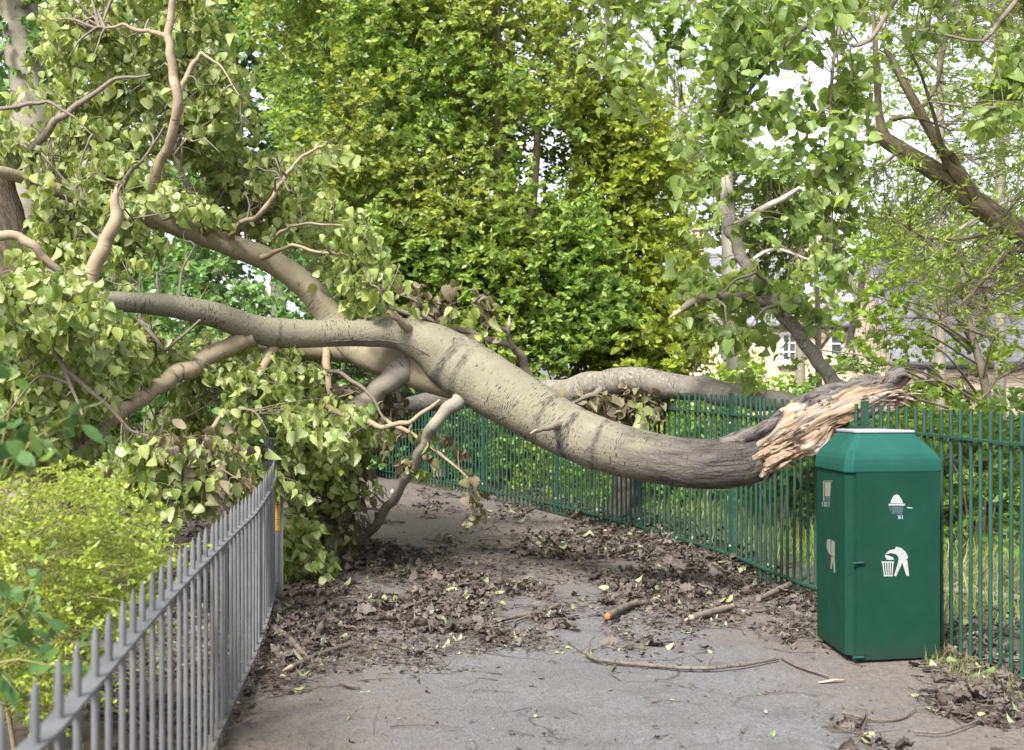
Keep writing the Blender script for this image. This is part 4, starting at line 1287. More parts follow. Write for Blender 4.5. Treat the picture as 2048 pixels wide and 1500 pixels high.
limb2([(1545, 600, 11.8, 12), (1530, 560, 11.7, 7), (1510, 545, 11.6, 6), (1470, 560, 11.5, 5), (1440, 590, 11.5, 3)], 'bark_branch', 7)
limb2([(1420, 594, 11.5, 7), (1450, 612, 11.4, 6), (1455, 650, 11.4, 4), (1460, 690, 11.4, 3)], 'bark_branch', 6)
limb2([(1410, 600, 11.5, 5), (1408, 630, 11.5, 4), (1380, 640, 11.5, 3)], 'bark_branch', 6)
limb2([(1062, 790, 12.5, 24), (1060, 755, 12.4, 17), (1045, 715, 12.3, 16), (1022, 690, 12.2, 14), (960, 675, 12.1, 14), (890, 648, 12.0, 12), (830, 630, 11.9, 10), (770, 615, 11.9, 7), (700, 600, 11.9, 4)], 'bark_branch', 10)
limb2([(1024, 695, 12.2, 12), (1016, 665, 12.1, 9), (1018, 650, 12.1, 8)], 'bark_branch', 8, tip=True)
limb2([(1014, 662, 12.1, 9), (985, 645, 12.0, 8), (955, 625, 11.9, 7), (945, 605, 11.9, 6), (965, 590, 11.8, 3)], 'bark_branch', 7)
limb2([(840, 632, 11.9, 8), (835, 605, 11.8, 6), (800, 590, 11.7, 4)], 'bark_branch', 7)
limb2([(1200, 780, 12.2, 14), (1160, 800, 12.0, 8), (1130, 815, 11.8, 5)], 'bark_branch', 7)
sp2, kd2 = SK2.tree()
lm, tm = MB(), MB()
a = sample_region([(1345, 500), (1440, 480), (1600, 560), (1660, 620), (1580, 690), (1500, 780), (1400, 740), (1350, 640)], 46, 11.3, 12.4, .38, 1.5, 6)
hang_sprays(a, sp2, kd2, lm, tm, 9, .11, hang=.6)
lm.build('leaves', M['fresh_leaf'], fl)
tag(tm.build('twigs', M['twig'], fl), kind='stuff')
lm, tm = MB(), MB()
a = sample_region([(1120, 800), (1330, 780), (1310, 850), (1240, 880), (1180, 850)], 60, 12.0, 12.6, .3, 2, 6)
hang_sprays(a, sp2, kd2, lm, tm, 10, .09, hang=.6)
a = sample_region([(930, 600), (1000, 590), (980, 680), (900, 650), (800, 560), (840, 560)], 16, 11.7, 12.2, .2, 2, 6)
hang_sprays(a, sp2, kd2, lm, tm, 7, .1, hang=.7)
lm.build('wilted_leaves', M['wilted_leaf'], fl)
tag(tm.build('twigs', M['twig'], fl), kind='stuff')

# ------------------------------------------------------------------ dark stump at the fence foot
sp_ = G(1248, 1042)
stump = MB()
stump.tube([sp_ + np.array([0, 0, -.05]), sp_ + np.array([0, 0, .15]), sp_ + np.array([.02, .02, .42]), sp_ + np.array([.0, .03, .55])], [.19, .15, .135, .11], 22, .03, .35, 9, flare=.3)
tag(stump.build('tree_stump', M['stump_dark']), 'short dark rough stump below the fallen trunk at the foot of the fence', 'stump')
# ------------------------------------------------------------------ standing trees
def make_tree(name, label, cat, base, stems, regions, leafm, barkm, twigm='twig', leaves=12, size=.1, kind='oval', style='flat', length=.4, group=None, conn=.6, conn_r=.006, stem_sides=10, maxlen=1.6, droop=.1, hang_=.6, spread=.16, conn_up=.05, stem_amp=.08):
    """stems: list of (list of (u, v, Y, d px)); regions: list of (poly, n, y0, y1, carve)"""
    root = empty(name, base, label, cat, group)
    sk = Skel()
    for k, st in enumerate(stems):
        mb = MB()
        branch_px(mb, st, sk, stem_sides, .12, stem_amp, .3 if k == 0 else .4, 5)
        mb.build('trunk' if k == 0 else 'limb', M[barkm], root)
    sp, kd = sk.tree()
    lm, tm = MB(), MB()
    for s_, (poly, n, y0, y1, carve) in enumerate(regions):
        a = sample_region(poly, n, y0, y1, carve, .9 if style == 'flat' else 1.4, s_ + len(name) + len(label))
        if style == 'hang':
            hang_sprays(a, sp, kd, lm, tm, leaves, size, kind, hang=hang_, spread=spread, maxlen=maxlen)
        else:
            nearest = np.array([kd.find(p)[0] for p in a])
            d = unit(a - nearest) + RNG.normal(size=a.shape) * .55 + np.array([0, -.25, .25])
            connect_twigs(tm, a, kd, conn_r, 3, maxlen, conn_up, conn)
            flat_sprays(a, d, lm, tm, leaves, size, kind, length, .003, droop)
    lm.build('crown', M[leafm], root)
    tag(tm.build('twigs', M[twigm], root), kind='stuff')
    return root

def gp(u, Y):
    return np.array([(u - 1024) * Y / F, Y, float(hgt(Y))])
def vb(Y):
    """photo row of the ground at depth Y"""
    return HOR - F * (float(hgt(Y)) - EYE) / Y

# the broad yellow green evergreen in the middle
Yc = 20.5
stems = [[(1000, vb(19), 19, 34), (998, 600, 19, 28), (1000, 300, 19, 20), (996, 60, 19, 13), (992, -300, 19, 6)],
         [(1040, vb(19), 19, 30), (1046, 560, 19, 20), (1068, 380, 19, 17), (1078, 200, 19, 13), (1082, 0, 19, 9), (1084, -250, 19, 5)],
         [(1022, vb(21), 21, 30), (1024, 500, 21, 20), (1022, 250, 21, 16), (1022, 50, 21, 12), (1018, -200, 21, 6)],
         [(880, vb(19.3), 19.3, 32), (872, 560, 19.3, 24), (858, 330, 19.3, 18), (848, 100, 19.3, 12), (832, -200, 19.3, 7)],
         [(935, vb(20), 20, 30), (930, 600, 20, 24), (905, 420, 20, 16), (900, 200, 20, 10)],
         [(770, vb(21), 21, 24), (745, 520, 21, 18), (700, 330, 21, 12), (655, 150, 20.5, 6)],
         [(1000, 520, 20.4, 10), (1080, 470, 20.0, 8), (1160, 400, 19.8, 5), (1260, 350, 19.6, 3)],
         [(998, 420, 20.4, 10), (900, 330, 19.6, 7), (800, 270, 19.2, 4), (700, 250, 19, 3)],
         [(1046, 560, 20, 10), (1150, 520, 19.4, 8), (1250, 470, 19.2, 5), (1330, 440, 19.2, 3)],
         [(872, 500, 20.4, 10), (780, 470, 19.6, 7), (700, 440, 19.2, 4)],
         [(1002, 260, 20.4, 9), (1080, 160, 20, 6), (1160, 80, 19.8, 3)]]
make_tree('evergreen_tree', 'broad many stemmed evergreen with yellow green leaves in the middle behind the fence', 'tree', gp(1000, Yc), stems,
          [([(560, -260), (700, -330), (1020, -330), (1035, 140), (1060, 140), (1075, -330), (1130, -330), (1180, 60), (1150, 250), (1180, 470), (1000, 600), (760, 560), (640, 420), (560, 200), (500, 40)], 6200, 17.9, 20.8, .33),
           ([(700, 420), (1200, 420), (1290, 640), (1120, 740), (900, 760), (760, 700)], 2400, 17.8, 20.4, .32)],
          'holly_leaf', 'bark_stem', 'twig_green', 17, .081, 'oval', 'flat', .42, conn=.3, maxlen=1.6)
stems = [[(1210, vb(21.5), 21.5, 22), (1215, 600, 21.5, 18), (1225, 400, 21.5, 13), (1240, 200, 21.5, 7)],
         [(1215, 560, 21.4, 10), (1290, 420, 21, 7), (1330, 300, 20.8, 3)], [(1220, 480, 21.4, 9), (1170, 340, 21, 6), (1160, 220, 21, 3)]]
make_tree('evergreen_tree', 'sunlit yellow green bushy tree right of the many stemmed evergreen', 'tree', gp(1210, 21.5), stems,
          [([(1150, 180), (1230, 130), (1330, 220), (1375, 330), (1370, 480), (1400, 610), (1380, 740), (1180, 760), (1100, 600), (1140, 380)], 2300, 18.6, 20.6, .33)],
          'sunny_leaf', 'bark_stem', 'twig_green', 17, .081, 'oval', 'flat', .42, conn=.3)
# dark evergreens below and behind
def shrub(name, label, u, Y, half_w, top_v, leafm='shrub_leaf', n=260, size=.07, kind='oval', length=.3, leaves=11, depth=.7, group=None, cat='shrub', bottom=None, carve=.3):
    b = gp(u, Y)
    bv = bottom or vb(Y) + 4
    stems = [[(u + dx, vb(Y) + 2, Y, 6), (u + dx * 2.2, (bv + top_v) / 2, Y, 4), (u + dx * 4.5, top_v + .2 * (bv - top_v), Y, 2)] for dx in (-half_w * .14, -half_w * .04, half_w * .05, half_w * .15)]
    hgt_ = bv - top_v
    poly = [(u - half_w * .8, bv), (u - half_w, bv - .35 * hgt_), (u - half_w * .85, top_v + .25 * hgt_), (u - half_w * .4, top_v + .05 * hgt_), (u, top_v), (u + half_w * .5, top_v + .08 * hgt_), (u + half_w * .9, top_v + .3 * hgt_), (u + half_w, bv - .3 * hgt_), (u + half_w * .8, bv)]
    return make_tree(name, label, cat, b, stems, [(poly, n, Y - depth, Y + depth, carve)], leafm, 'bark_stem', 'twig', leaves, size, kind, 'flat', length, group, conn=.4, conn_r=.004, stem_sides=6, maxlen=.7, stem_amp=0)
shrub('laurel_bush', 'dark glossy bush under the left end of the many stemmed evergreen', 640, 19.6, 160, 470, 'dark_leaf', 620, .12, 'oval', .45, 11, 1.0)
shrub('laurel_bush', 'dark glossy bush just above the fork of the fallen trunk', 860, 20.2, 170, 500, 'dark_leaf', 560, .12, 'oval', .45, 11, .8)
shrub('laurel_bush', 'green glossy bush above the lichened limb', 1160, 19.4, 190, 560, 'holly_leaf', 700, .11, 'oval', .42, 11, .9)
shrub('laurel_bush', 'yellow green bush beyond the fence post beside the lichened limb', 1340, 18.6, 110, 600, 'sunny_leaf', 300, .10, 'oval', .4, 11, .8)

def bigtree(name, label, u, Y, trunk_px, poly, n, leafm, size, y0, y1, kind='simple', carve=.42, bark='bark_grey', lean=0, group=None, leaves=12, length=.9, limbs=True, style='flat', maxlen=2.5, conn=.35):
    top = min(p[1] for p in poly)
    pu = np.array(poly, float)
    st = [[(u, vb(Y), Y, trunk_px), (u + lean * .3, (vb(Y) + top) * .5, Y, trunk_px * .75), (u + lean, top + .15 * (vb(Y) - top), Y, trunk_px * .3)]]
    if limbs:
        for q in range(6):
            t = .35 + .1 * q
            vv = vb(Y) + (top - vb(Y)) * t
            s_ = (-1) ** q
            wv = (pu[:, 0].max() - u) if s_ > 0 else (u - pu[:, 0].min())
            st.append([(u + lean * t, vv, Y, trunk_px * .4), (u + lean * t + s_ * wv * .35, vv - 70, Y + random.uniform(-.6, .6), trunk_px * .25), (u + lean * t + s_ * wv * .75, vv - 130, Y + random.uniform(-1, 1), trunk_px * .1)])
    return make_tree(name, label, 'tree', gp(u, Y), st, [(poly, n, y0, y1, carve)], leafm, bark, 'twig', leaves, size, kind, style, length, group, conn=conn, conn_r=.012, stem_sides=9, maxlen=maxlen)

bigtree('dark_tree', 'dark leaved tree behind the left end of the middle evergreen', 560, 24.5, 36, [(360, -250), (700, -250), (760, 100), (760, 420), (600, 560), (400, 520), (330, 250)], 950, 'dark_leaf', .19, 23, 26, carve=.36, lean=-20)
bigtree('dark_tree', 'dark leaved tree hidden behind the fallen crown', 230, 25, 40, [(60, -80), (220, -250), (430, -250), (470, 200), (450, 620), (250, 680), (40, 620), (60, 250)], 900, 'dark_leaf', .19, 24, 26.5, carve=.40)
bigtree('dark_tree', 'dark leaved tree standing behind the middle of the evergreen', 870, 27, 36, [(640, -330), (1000, -330), (1010, 60), (985, 330), (1080, 480), (1080, 720), (640, 720), (600, 300)], 1150, 'dark_leaf', .2, 25.5, 28.5, carve=.34)
bigtree('dark_tree', 'dark leaved tree at the far left edge behind the ivy clad trunk', -40, 22, 40, [(-300, -100), (30, 60), (120, 200), (130, 420), (120, 700), (-300, 700)], 620, 'dark_leaf', .17, 21, 23.5, carve=.38)
# hedge closing the view under the trees
shrub('hedge_bush', 'dark bush behind the bend of the path under the fallen limbs', 700, 23.5, 330, 640, 'dark_leaf', 700, .15, 'simple', .6, 12, .8, cat='bush', carve=.2)
shrub('hedge_bush', 'dark bush behind the fallen crown on the left', 180, 20, 330, 560, 'dark_leaf', 900, .13, 'simple', .5, 12, .9, cat='bush', carve=.2)

shrub('hedge_bush', 'dark bush filling the gap between the two upper limbs of the fallen tree', 270, 18, 270, 400, 'dark_leaf', 620, .11, 'oval', .4, 11, .8, cat='bush', carve=.2)

# two trunks on the far left
stems = [[(60, vb(12.6), 12.6, 110), (52, 700, 12.6, 96), (58, 450, 12.6, 84), (66, 250, 12.6, 78), (48, 100, 12.6, 74), (30, -60, 12.6, 74), (10, -300, 12.6, 66)], [(60, 140, 12.6, 34), (110, 60, 12.7, 20), (150, -40, 12.8, 14)], [(20, 20, 12.6, 26), (90, -10, 12.2, 18), (130, 60, 12.0, 11), (150, 160, 11.8, 4)]]
make_tree('ivy_clad_tree', 'grey ivy clad tree trunk standing at the far left behind the fallen crown', 'tree', gp(60, 12.6), stems,
          [([(-40, -150), (90, -150), (110, 60), (95, 200), (20, 220), (-40, 150)], 70, 12.0, 12.7, .3)], 'dark_leaf', 'bark_grey', leaves=10, size=.07, kind='maple', style='flat', length=.25, stem_sides=22, conn=.2)
mb = MB()
bt = empty('leaning_trunk', gp(110, 11.2), 'dark brown furrowed tree trunk low at the far left behind hanging leaves', 'tree')
branch_px(mb, [(130, vb(11.2), 11.2, 110), (75, 700, 11.2, 96), (30, 520, 11.2, 84), (0, 400, 11.2, 78), (-50, 250, 11.2, 70), (-110, 0, 11.2, 62)], None, 24, .06, .12, .3, 5)
mb.build('trunk', M['bark_brown'], bt)
mb = MB(); branch_px(mb, [(-50, 250, 11.2, 40), (-20, 160, 11.3, 26), (-30, 60, 11.4, 16)], None, 12, .06, .1, .3, 5)
mb.build('limb', M['bark_brown'], bt)

# pale upright tree on the right and its loose crown
stems = [[(1462, vb(22), 22, 36), (1462, 700, 22, 32), (1458, 500, 22, 30), (1452, 330, 22, 26), (1446, 100, 22, 20), (1440, -200, 22, 12)],
         [(1456, 460, 22, 14), (1520, 420, 21.6, 13), (1570, 395, 21.4, 12), (1600, 375, 21.2, 7)], [(1454, 430, 22, 10), (1400, 400, 21.8, 8), (1360, 350, 21.6, 4)],
         [(1450, 240, 22, 9), (1400, 210, 21.6, 7), (1350, 220, 21.4, 3)], [(1448, 150, 22, 9), (1500, 80, 21.6, 6), (1540, 20, 21.6, 3)], [(1446, 110, 22, 9), (1410, 40, 21.8, 6), (1370, -20, 21.6, 3)], [(1458, 560, 22, 10), (1540, 500, 21.8, 7), (1620, 520, 21.6, 3)]]
make_tree('pale_trunk_tree', 'slim pale trunked tree rising behind the lichened limb', 'tree', gp(1462, 22), stems,
          [([(1230, -200), (1560, -200), (1600, 60), (1460, 200), (1330, 130), (1260, 20)], 260, 20.8, 22.8, .46), ([(1340, 330), (1600, 340), (1640, 560), (1560, 620), (1400, 600), (1350, 480)], 380, 20.8, 23, .42)],
          'far_leaf', 'bark_birch', leaves=12, size=.11, kind='maple', length=.45, stem_sides=14, conn=.7, conn_r=.008)

# big limb of the willow on the right
stems = [[(2330, vb(11), 11, 120), (2280, 800, 11, 108), (2200, 620, 11, 92), (2120, 525, 11, 76), (2040, 465, 11, 62), (1960, 412, 11, 56), (1880, 350, 11, 50), (1810, 305, 11, 46), (1762, 275, 11.05, 36), (1735, 262, 11.1, 16)],
         [(1770, 280, 11.05, 34), (1758, 230, 11.1, 22), (1755, 170, 11.1, 19), (1752, 120, 11.1, 16), (1748, 40, 11.1, 10), (1740, -80, 11.1, 6)],
         [(1945, 400, 11, 46), (1922, 355, 10.9, 40), (1890, 310, 10.9, 30), (1860, 260, 10.9, 26), (1832, 210, 10.9, 24), (1800, 150, 10.9, 21), (1778, 110, 10.9, 18), (1768, 100, 10.9, 10)],
         [(1892, 335, 10.9, 14), (1880, 280, 10.7, 12), (1865, 220, 10.6, 10), (1835, 130, 10.5, 7), (1810, 90, 10.5, 4)],
         [(1838, 220, 10.9, 12), (1870, 180, 10.9, 10), (1885, 120, 10.8, 8), (1895, 30, 10.8, 5)],
         [(1800, 300, 11, 9), (1780, 318, 10.8, 8), (1750, 345, 10.7, 6), (1725, 385, 10.6, 5), (1712, 430, 10.5, 3)],
         [(2010, 445, 11, 20), (1960, 470, 10.7, 13), (1900, 478, 10.5, 9), (1840, 470, 10.4, 6), (1780, 430, 10.3, 3)],
         [(2060, 490, 11, 24), (2000, 520, 10.6, 15), (1940, 590, 10.4, 9), (1880, 640, 10.2, 5)],
         [(2180, 610, 11, 30), (2060, 720, 10.7, 13), (1990, 760, 10.6, 10), (1960, 800, 10.6, 6), (1900, 770, 10.5, 4), (1830, 742, 10.4, 3)],
         [(1915, 345, 10.9, 26), (1908, 318, 10.85, 22), (1900, 305, 10.8, 14)],
         [(1780, 240, 11.0, 10), (1830, 235, 10.8, 7), (1900, 260, 10.6, 3)]]
stems = [[(u, v, Y, d * .78) for (u, v, Y, d) in st] for st in stems]
make_tree('willow_tree', 'leaning willow with a thick ridged limb reaching in from the right edge', 'tree', gp(2330, 11), stems,
          [([(1700, 340), (1800, 330), (2000, 470), (2200, 520), (2150, 760), (1980, 700), (1800, 560), (1720, 470)], 420, 9.8, 11.8, .42), ([(1780, 100), (1860, -100), (2200, -100), (2200, 420), (2050, 440), (1920, 330), (1830, 240)], 420, 10.0, 12.2, .42)],
          'willow_leaf', 'bark_willow', 'twig', leaves=11, size=.062, kind='narrow', length=.28, stem_sides=20, conn=.9, conn_r=.0035, maxlen=1.0, stem_amp=.16)
# thin sparse tree with yellow green tufts in front of the slate roof
stems = [[(1985, vb(14.5), 14.5, 22), (1975, 800, 14.5, 18), (1940, 650, 14.5, 14), (1920, 500, 14.5, 9), (1900, 340, 14.5, 4)]]
for q in range(26):
    v0 = random.uniform(560, 840); u0 = 1950 + random.uniform(-20, 30)
    u1 = u0 + random.uniform(-330, 170); v1 = v0 - random.uniform(-10, 170)
    stems.append([(u0, v0, 14.5, 6), ((u0 + u1) / 2 + random.uniform(-30, 30), (v0 + v1) / 2 - random.uniform(10, 60), 14.5 + random.uniform(-.8, .8), 4), (u1, v1, 14.5 + random.uniform(-1.2, 1.2), 2)])
make_tree('sparse_tree', 'thin twiggy young tree with small yellow green tufts in front of the dark slate roof', 'tree', gp(1985, 14.5), stems,
          [([(1640, 480), (1800, 440), (2100, 500), (2120, 860), (1900, 860), (1760, 760), (1650, 640)], 480, 13.2, 15.6, .45)],
          'willow_leaf', 'bark_branch', 'twig', leaves=6, size=.075, kind='maple', length=.12, stem_sides=6, conn=1.0, conn_r=.003, maxlen=.9, stem_amp=0)

# overhanging poplar whose trunk stands outside the picture
stems = [[(2620, vb(9.04), 6.6, 190), (2600, 300, 6.6, 165), (2560, -300, 6.7, 140), (2500, -900, 6.8, 90)],
         [(2570, -200, 6.7, 90), (2300, -230, 6.8, 60), (2050, -160, 7.0, 42), (1850, -80, 7.2, 30), (1700, -10, 7.4, 20), (1600, 60, 7.5, 14), (1530, 120, 7.5, 9), (1460, 200, 7.5, 5)],
         [(2300, -230, 6.8, 40), (1900, -330, 7.1, 30), (1500, -260, 7.4, 22), (1300, -130, 7.6, 12), (1220, 20, 7.6, 7), (1212, 160, 7.6, 3)],
         [(1700, -10, 7.4, 12), (1670, 100, 7.3, 8), (1660, 250, 7.2, 6), (1664, 400, 7.2, 4), (1668, 560, 7.2, 2)],
         [(1850, -80, 7.2, 16), (1790, 0, 7.0, 12), (1740, 80, 6.9, 9), (1700, 92, 6.9, 6)],
         [(2050, -160, 7.0, 20), (2040, -20, 6.9, 12), (2000, 40, 6.9, 10), (1965, 82, 6.9, 7), (1900, 72, 6.9, 5), (1830, 60, 6.9, 3)],
         [(1600, 60, 7.5, 10), (1500, 180, 7.4, 6), (1420, 290, 7.4, 4), (1370, 330, 7.4, 2)],
         [(1530, 120, 7.5, 7), (1440, 220, 7.4, 5), (1420, 330, 7.4, 3), (1430, 420, 7.4, 2)],
         [(2050, 190, 6.8, 14), (2030, 210, 6.8, 10), (1960, 216, 6.8, 7), (1860, 203, 6.8, 4)], [(2120, -100, 6.9, 24), (2090, 60, 6.8, 18), (2050, 195, 6.8, 14)]]
KP = 1.37       # depth of these boughs relative to the first layout
stems = [[(u, v, Y * KP, d) for (u, v, Y, d) in st] for st in stems]
make_tree('poplar_tree', 'fresh green poplar boughs hanging into the top right from a trunk outside the picture', 'tree', gp(2620, 6.6 * KP), stems,
          [([(1160, -120), (1290, -120), (1280, 130), (1235, 230), (1180, 200)], 34, 7.3 * KP, 7.9 * KP, .2),
           ([(1380, -120), (1760, -120), (1760, 120), (1730, 320), (1620, 350), (1500, 300), (1440, 330), (1400, 180)], 150, 6.9 * KP, 7.9 * KP, .45),
           ([(1345, 240), (1470, 220), (1460, 420), (1400, 480), (1350, 400)], 16, 7.1 * KP, 7.7 * KP, .3),
           ([(1590, 300), (1730, 300), (1720, 480), (1710, 600), (1640, 580), (1620, 440)], 36, 7.0 * KP, 7.5 * KP, .3),
           ([(1760, -120), (2100, -120), (2100, 110), (1960, 130), (1800, 60)], 55, 6.6 * KP, 7.3 * KP, .36), ([(1930, 60), (2100, 60), (2100, 300), (1960, 260), (1920, 150)], 34, 6.5 * KP, 7.1 * KP, .34)],
          'fresh_leaf', 'bark_branch', 'twig', leaves=11, size=.088, kind='poplar', style='hang', hang_=.55, spread=.2, maxlen=1.0, stem_sides=12)

# distant trees
stems = [[(1640, vb(25), 25, 16), (1636, 640, 25, 12), (1630, 470, 25, 6)], [(1638, 700, 25, 7), (1700, 620, 24.6, 5), (1760, 560, 24.4, 2)], [(1637, 680, 25, 7), (1560, 620, 24.6, 5), (1480, 560, 24.4, 2)], [(1634, 600, 25, 6), (1690, 540, 24.8, 2)]]
make_tree('sparse_tree', 'loose pale leaved young tree half veiling the stone house', 'tree', gp(1640, 25), stems,
          [([(1420, 540), (1600, 470), (1780, 500), (1820, 640), (1780, 740), (1420, 740)], 60, 23.5, 26.5, .5)],
          'far_leaf', 'bark_branch', 'twig', leaves=11, size=.085, kind='maple', length=.4, stem_sides=7, conn=.7, conn_r=.005, stem_amp=0)
bigtree('distant_tree', 'pale distant tree between the slim pale trunk and the slate roofed house', 1600, 36, 22, [(1440, 470), (1480, 380), (1580, 340), (1690, 370), (1750, 470), (1700, 500), (1560, 510), (1450, 520)], 150, 'far_leaf', .13, 34, 38, carve=.45, group='pale trees in the distance')
bigtree('distant_tree', 'pale distant tree above the dark slate roof at the right edge', 1900, 48, 20, [(1720, 470), (1780, 400), (1900, 370), (2050, 390), (2150, 480), (2000, 560), (1750, 560)], 420, 'far_leaf', .2, 46, 50, carve=.36, group='pale trees in the distance')
bigtree('distant_tree', 'pale distant tree seen through gaps right of the sunlit bushy tree', 1360, 34, 24, [(1240, 120), (1330, 60), (1420, 160), (1440, 330), (1420, 600), (1280, 600), (1230, 400)], 420, 'far_leaf', .13, 32.5, 36, carve=.47, group='pale trees in the distance')
bigtree('distant_tree', 'pale distant tree showing through the top of the poplar boughs', 1880, 30, 24, [(1640, -150), (1900, -250), (2200, -100), (2200, 330), (1980, 330), (1800, 220), (1660, 60)], 900, 'far_leaf', .11, 28.5, 32, carve=.50, group='pale trees in the distance')

bigtree('distant_tree', 'pale distant tree filling the sky behind the willow limb at the upper right', 2000, 40, 24, [(1700, 60), (1850, -200), (2250, -250), (2300, 430), (2000, 460), (1760, 400)], 620, 'far_leaf', .16, 38, 42, carve=.45, group='pale trees in the distance')

# undergrowth beyond the fence, bush by bush
UG = [(830, 20.6, 120, 800, 'shrub_leaf', 'low leafy bush behind the far bend of the fence'),
      (990, 18.6, 110, 800, 'shrub_leaf', 'leafy bush seen through the bars below the fork of the trunk'),
      (1120, 17.2, 110, 830, 'sunny_leaf', 'bright leafy bush seen through the bars below the middle of the trunk'),
      (1240, 15.8, 100, 850, 'shrub_leaf', 'leafy bush behind the dark stump beyond the fence'),
      (1390, 15.2, 130, 800, 'shrub_leaf', 'leafy bush behind the fence post under the lichened limb'),
      (1500, 16.5, 130, 740, 'willow_leaf', 'pale bush beyond the fence below the house windows'),
      (1560, 13.4, 130, 880, 'shrub_leaf', 'leafy bush beyond the fence below the torn wood'),
      (1700, 15.5, 150, 730, 'shrub_leaf', 'tall bush behind the tip of the torn wood'),
      (1730, 13.6, 140, 850, 'shrub_leaf', 'mid green bush beyond the fence behind the litter bin'),
      (1880, 14.5, 150, 790, 'willow_leaf', 'pale bush beyond the fence right of the litter bin'),
      (1960, 12.4, 125, 840, 'shrub_leaf', 'mid green bush beyond the fence at the right edge'),
      (2080, 13.5, 160, 800, 'shrub_leaf', 'leafy bush cut by the right edge beyond the fence'),
      (2190, 9.5, 110, 860, 'shrub_leaf', 'near bush cut by the right edge beyond the fence')]
for (u, Y, hw, tv, lmn, lab) in UG:
    shrub('bush', lab, u, Y, hw, tv, lmn, int(250 * (hw / 120) * max(.6, (vb(Y) - tv) / 170)), .075, 'oval', .3, 11, .8, 'bushes beyond the fence', 'bush', carve=.34)

# golden shrub and laurel behind the railing
def gold(u, v, Y): return P(u, v, Y)
root = empty('golden_shrub', np.array([-2.1, 5.6, 0]), 'bright yellow green fine leaved shrub behind the grey railing', 'shrub')
lm, tm = MB(), MB()
sk = Skel()
for q in range(9):
    mb = MB()
    x0, y0 = -2.3 + random.uniform(-.4, .35), 5.8 + random.uniform(-.5, .5)
    c, r = mb.tube([(x0, y0, -.02), (x0 + random.uniform(-.15, .15), y0 - .1, .4), (x0 + random.uniform(-.3, .3), y0 - .2, .9)], [.012, .008, .004], 6, .1)
    sk.add(c, r)
    mb.build('stem', M['bark_stem'], root)
sp, kd = sk.tree()
a = sample_region([(-120, 1000), (60, 940), (170, 960), (260, 1040), (300, 1150), (240, 1260), (150, 1350), (60, 1420), (-120, 1450)], 900, 4.9, 6.5, .22, 2.5, 9)
d = np.column_stack([RNG.uniform(.2, 1.0, len(a)), RNG.uniform(-.8, .3, len(a)), RNG.uniform(-.25, .35, len(a))])
flat_sprays(a, d, lm, tm, 26, .022, 'oval', .26, .0016, .25, .8, .3)
connect_twigs(tm, a, kd, .0025, 3, .5, -.05, .5)
lm.build('crown', M['gold_leaf'], root); tag(tm.build('twigs', M['twig_green'], root), kind='stuff')
root = empty('laurel_shrub', np.array([-1.45, 3.2, 0]), 'dark glossy leaved laurel close to the camera at the left edge behind the railing', 'shrub')
sk = Skel()
for q in range(4):
    mb = MB()
    x0, y0 = -1.7 + random.uniform(-.2, .15), 3.4 + random.uniform(-.5, .7)
    c, r = mb.tube([(x0, y0, -.02), (x0 + .02, y0 - .1, .4), (x0 + random.uniform(-.1, .1), y0 - .2, .75)], [.007, .005, .003], 6, .1)
    sk.add(c, r); mb.build('stem', M['bark_stem'], root)
sp, kd = sk.tree()
lm, tm = MB(), MB()
a = np.vstack([sample_region([(-140, 660), (10, 690), (60, 900), (70, 1050), (-140, 1050)], 9, 3.0, 3.7, .2, 2, 2), sample_region([(-140, 1120), (60, 1150), (150, 1290), (60, 1380), (-140, 1380)], 22, 3.4, 4.6, .2, 2, 2)])
d = RNG.normal(size=a.shape) * .6 + np.array([.5, -.2, .4])
flat_sprays(a, d, lm, tm, 8, .058, 'oval', .2, .002, .2, .6, .5)
connect_twigs(tm, a, kd, .004, 2, .6, -.05, 1)
lm.build('crown', M['laurel_leaf'], root); tag(tm.build('twigs', M['twig_green'], root), kind='stuff')

# ------------------------------------------------------------------ houses
M['stone'] = flat_mat('pale stone wall', (.50, .42, .32), .9, 0, .25, 1.2, c2=(.40, .33, .25), bs=.3)
m, nt, b = new_mat('slate')
br = nd(nt, 'TexBrick', i_Scale=1.0)
br.inputs['Color1'].default_value = (.15, .15, .175, 1); br.inputs['Color2'].default_value = (.20, .20, .225, 1); br.inputs['Mortar'].default_value = (.07, .07, .08, 1)
br.inputs['Brick Width'].default_value = .35; br.inputs['Row Height'].default_value = .22; br.inputs['Mortar Size'].default_value = .012
nt.links.new(vec(nt), br.inputs['Vector'])
c = mixc(nt, .35, br.outputs['Color'], ramp(nt, noise(nt, vec(nt), .9, 4), [(.3, (.11, .11, .125)), (.7, (.24, .235, .25))]))
nt.links.new(c, b.inputs['Base Color']); b.inputs['Roughness'].default_value = .6
M['slate'] = m
M['white_paint'] = flat_mat('white frame paint', (.52, .52, .52), .5)
M['glass'] = flat_mat('window glass', (.05, .06, .07), .08, 0, .3, 3, spec=.7)
M['lead'] = flat_mat('lead flashing', (.45, .46, .48), .5)
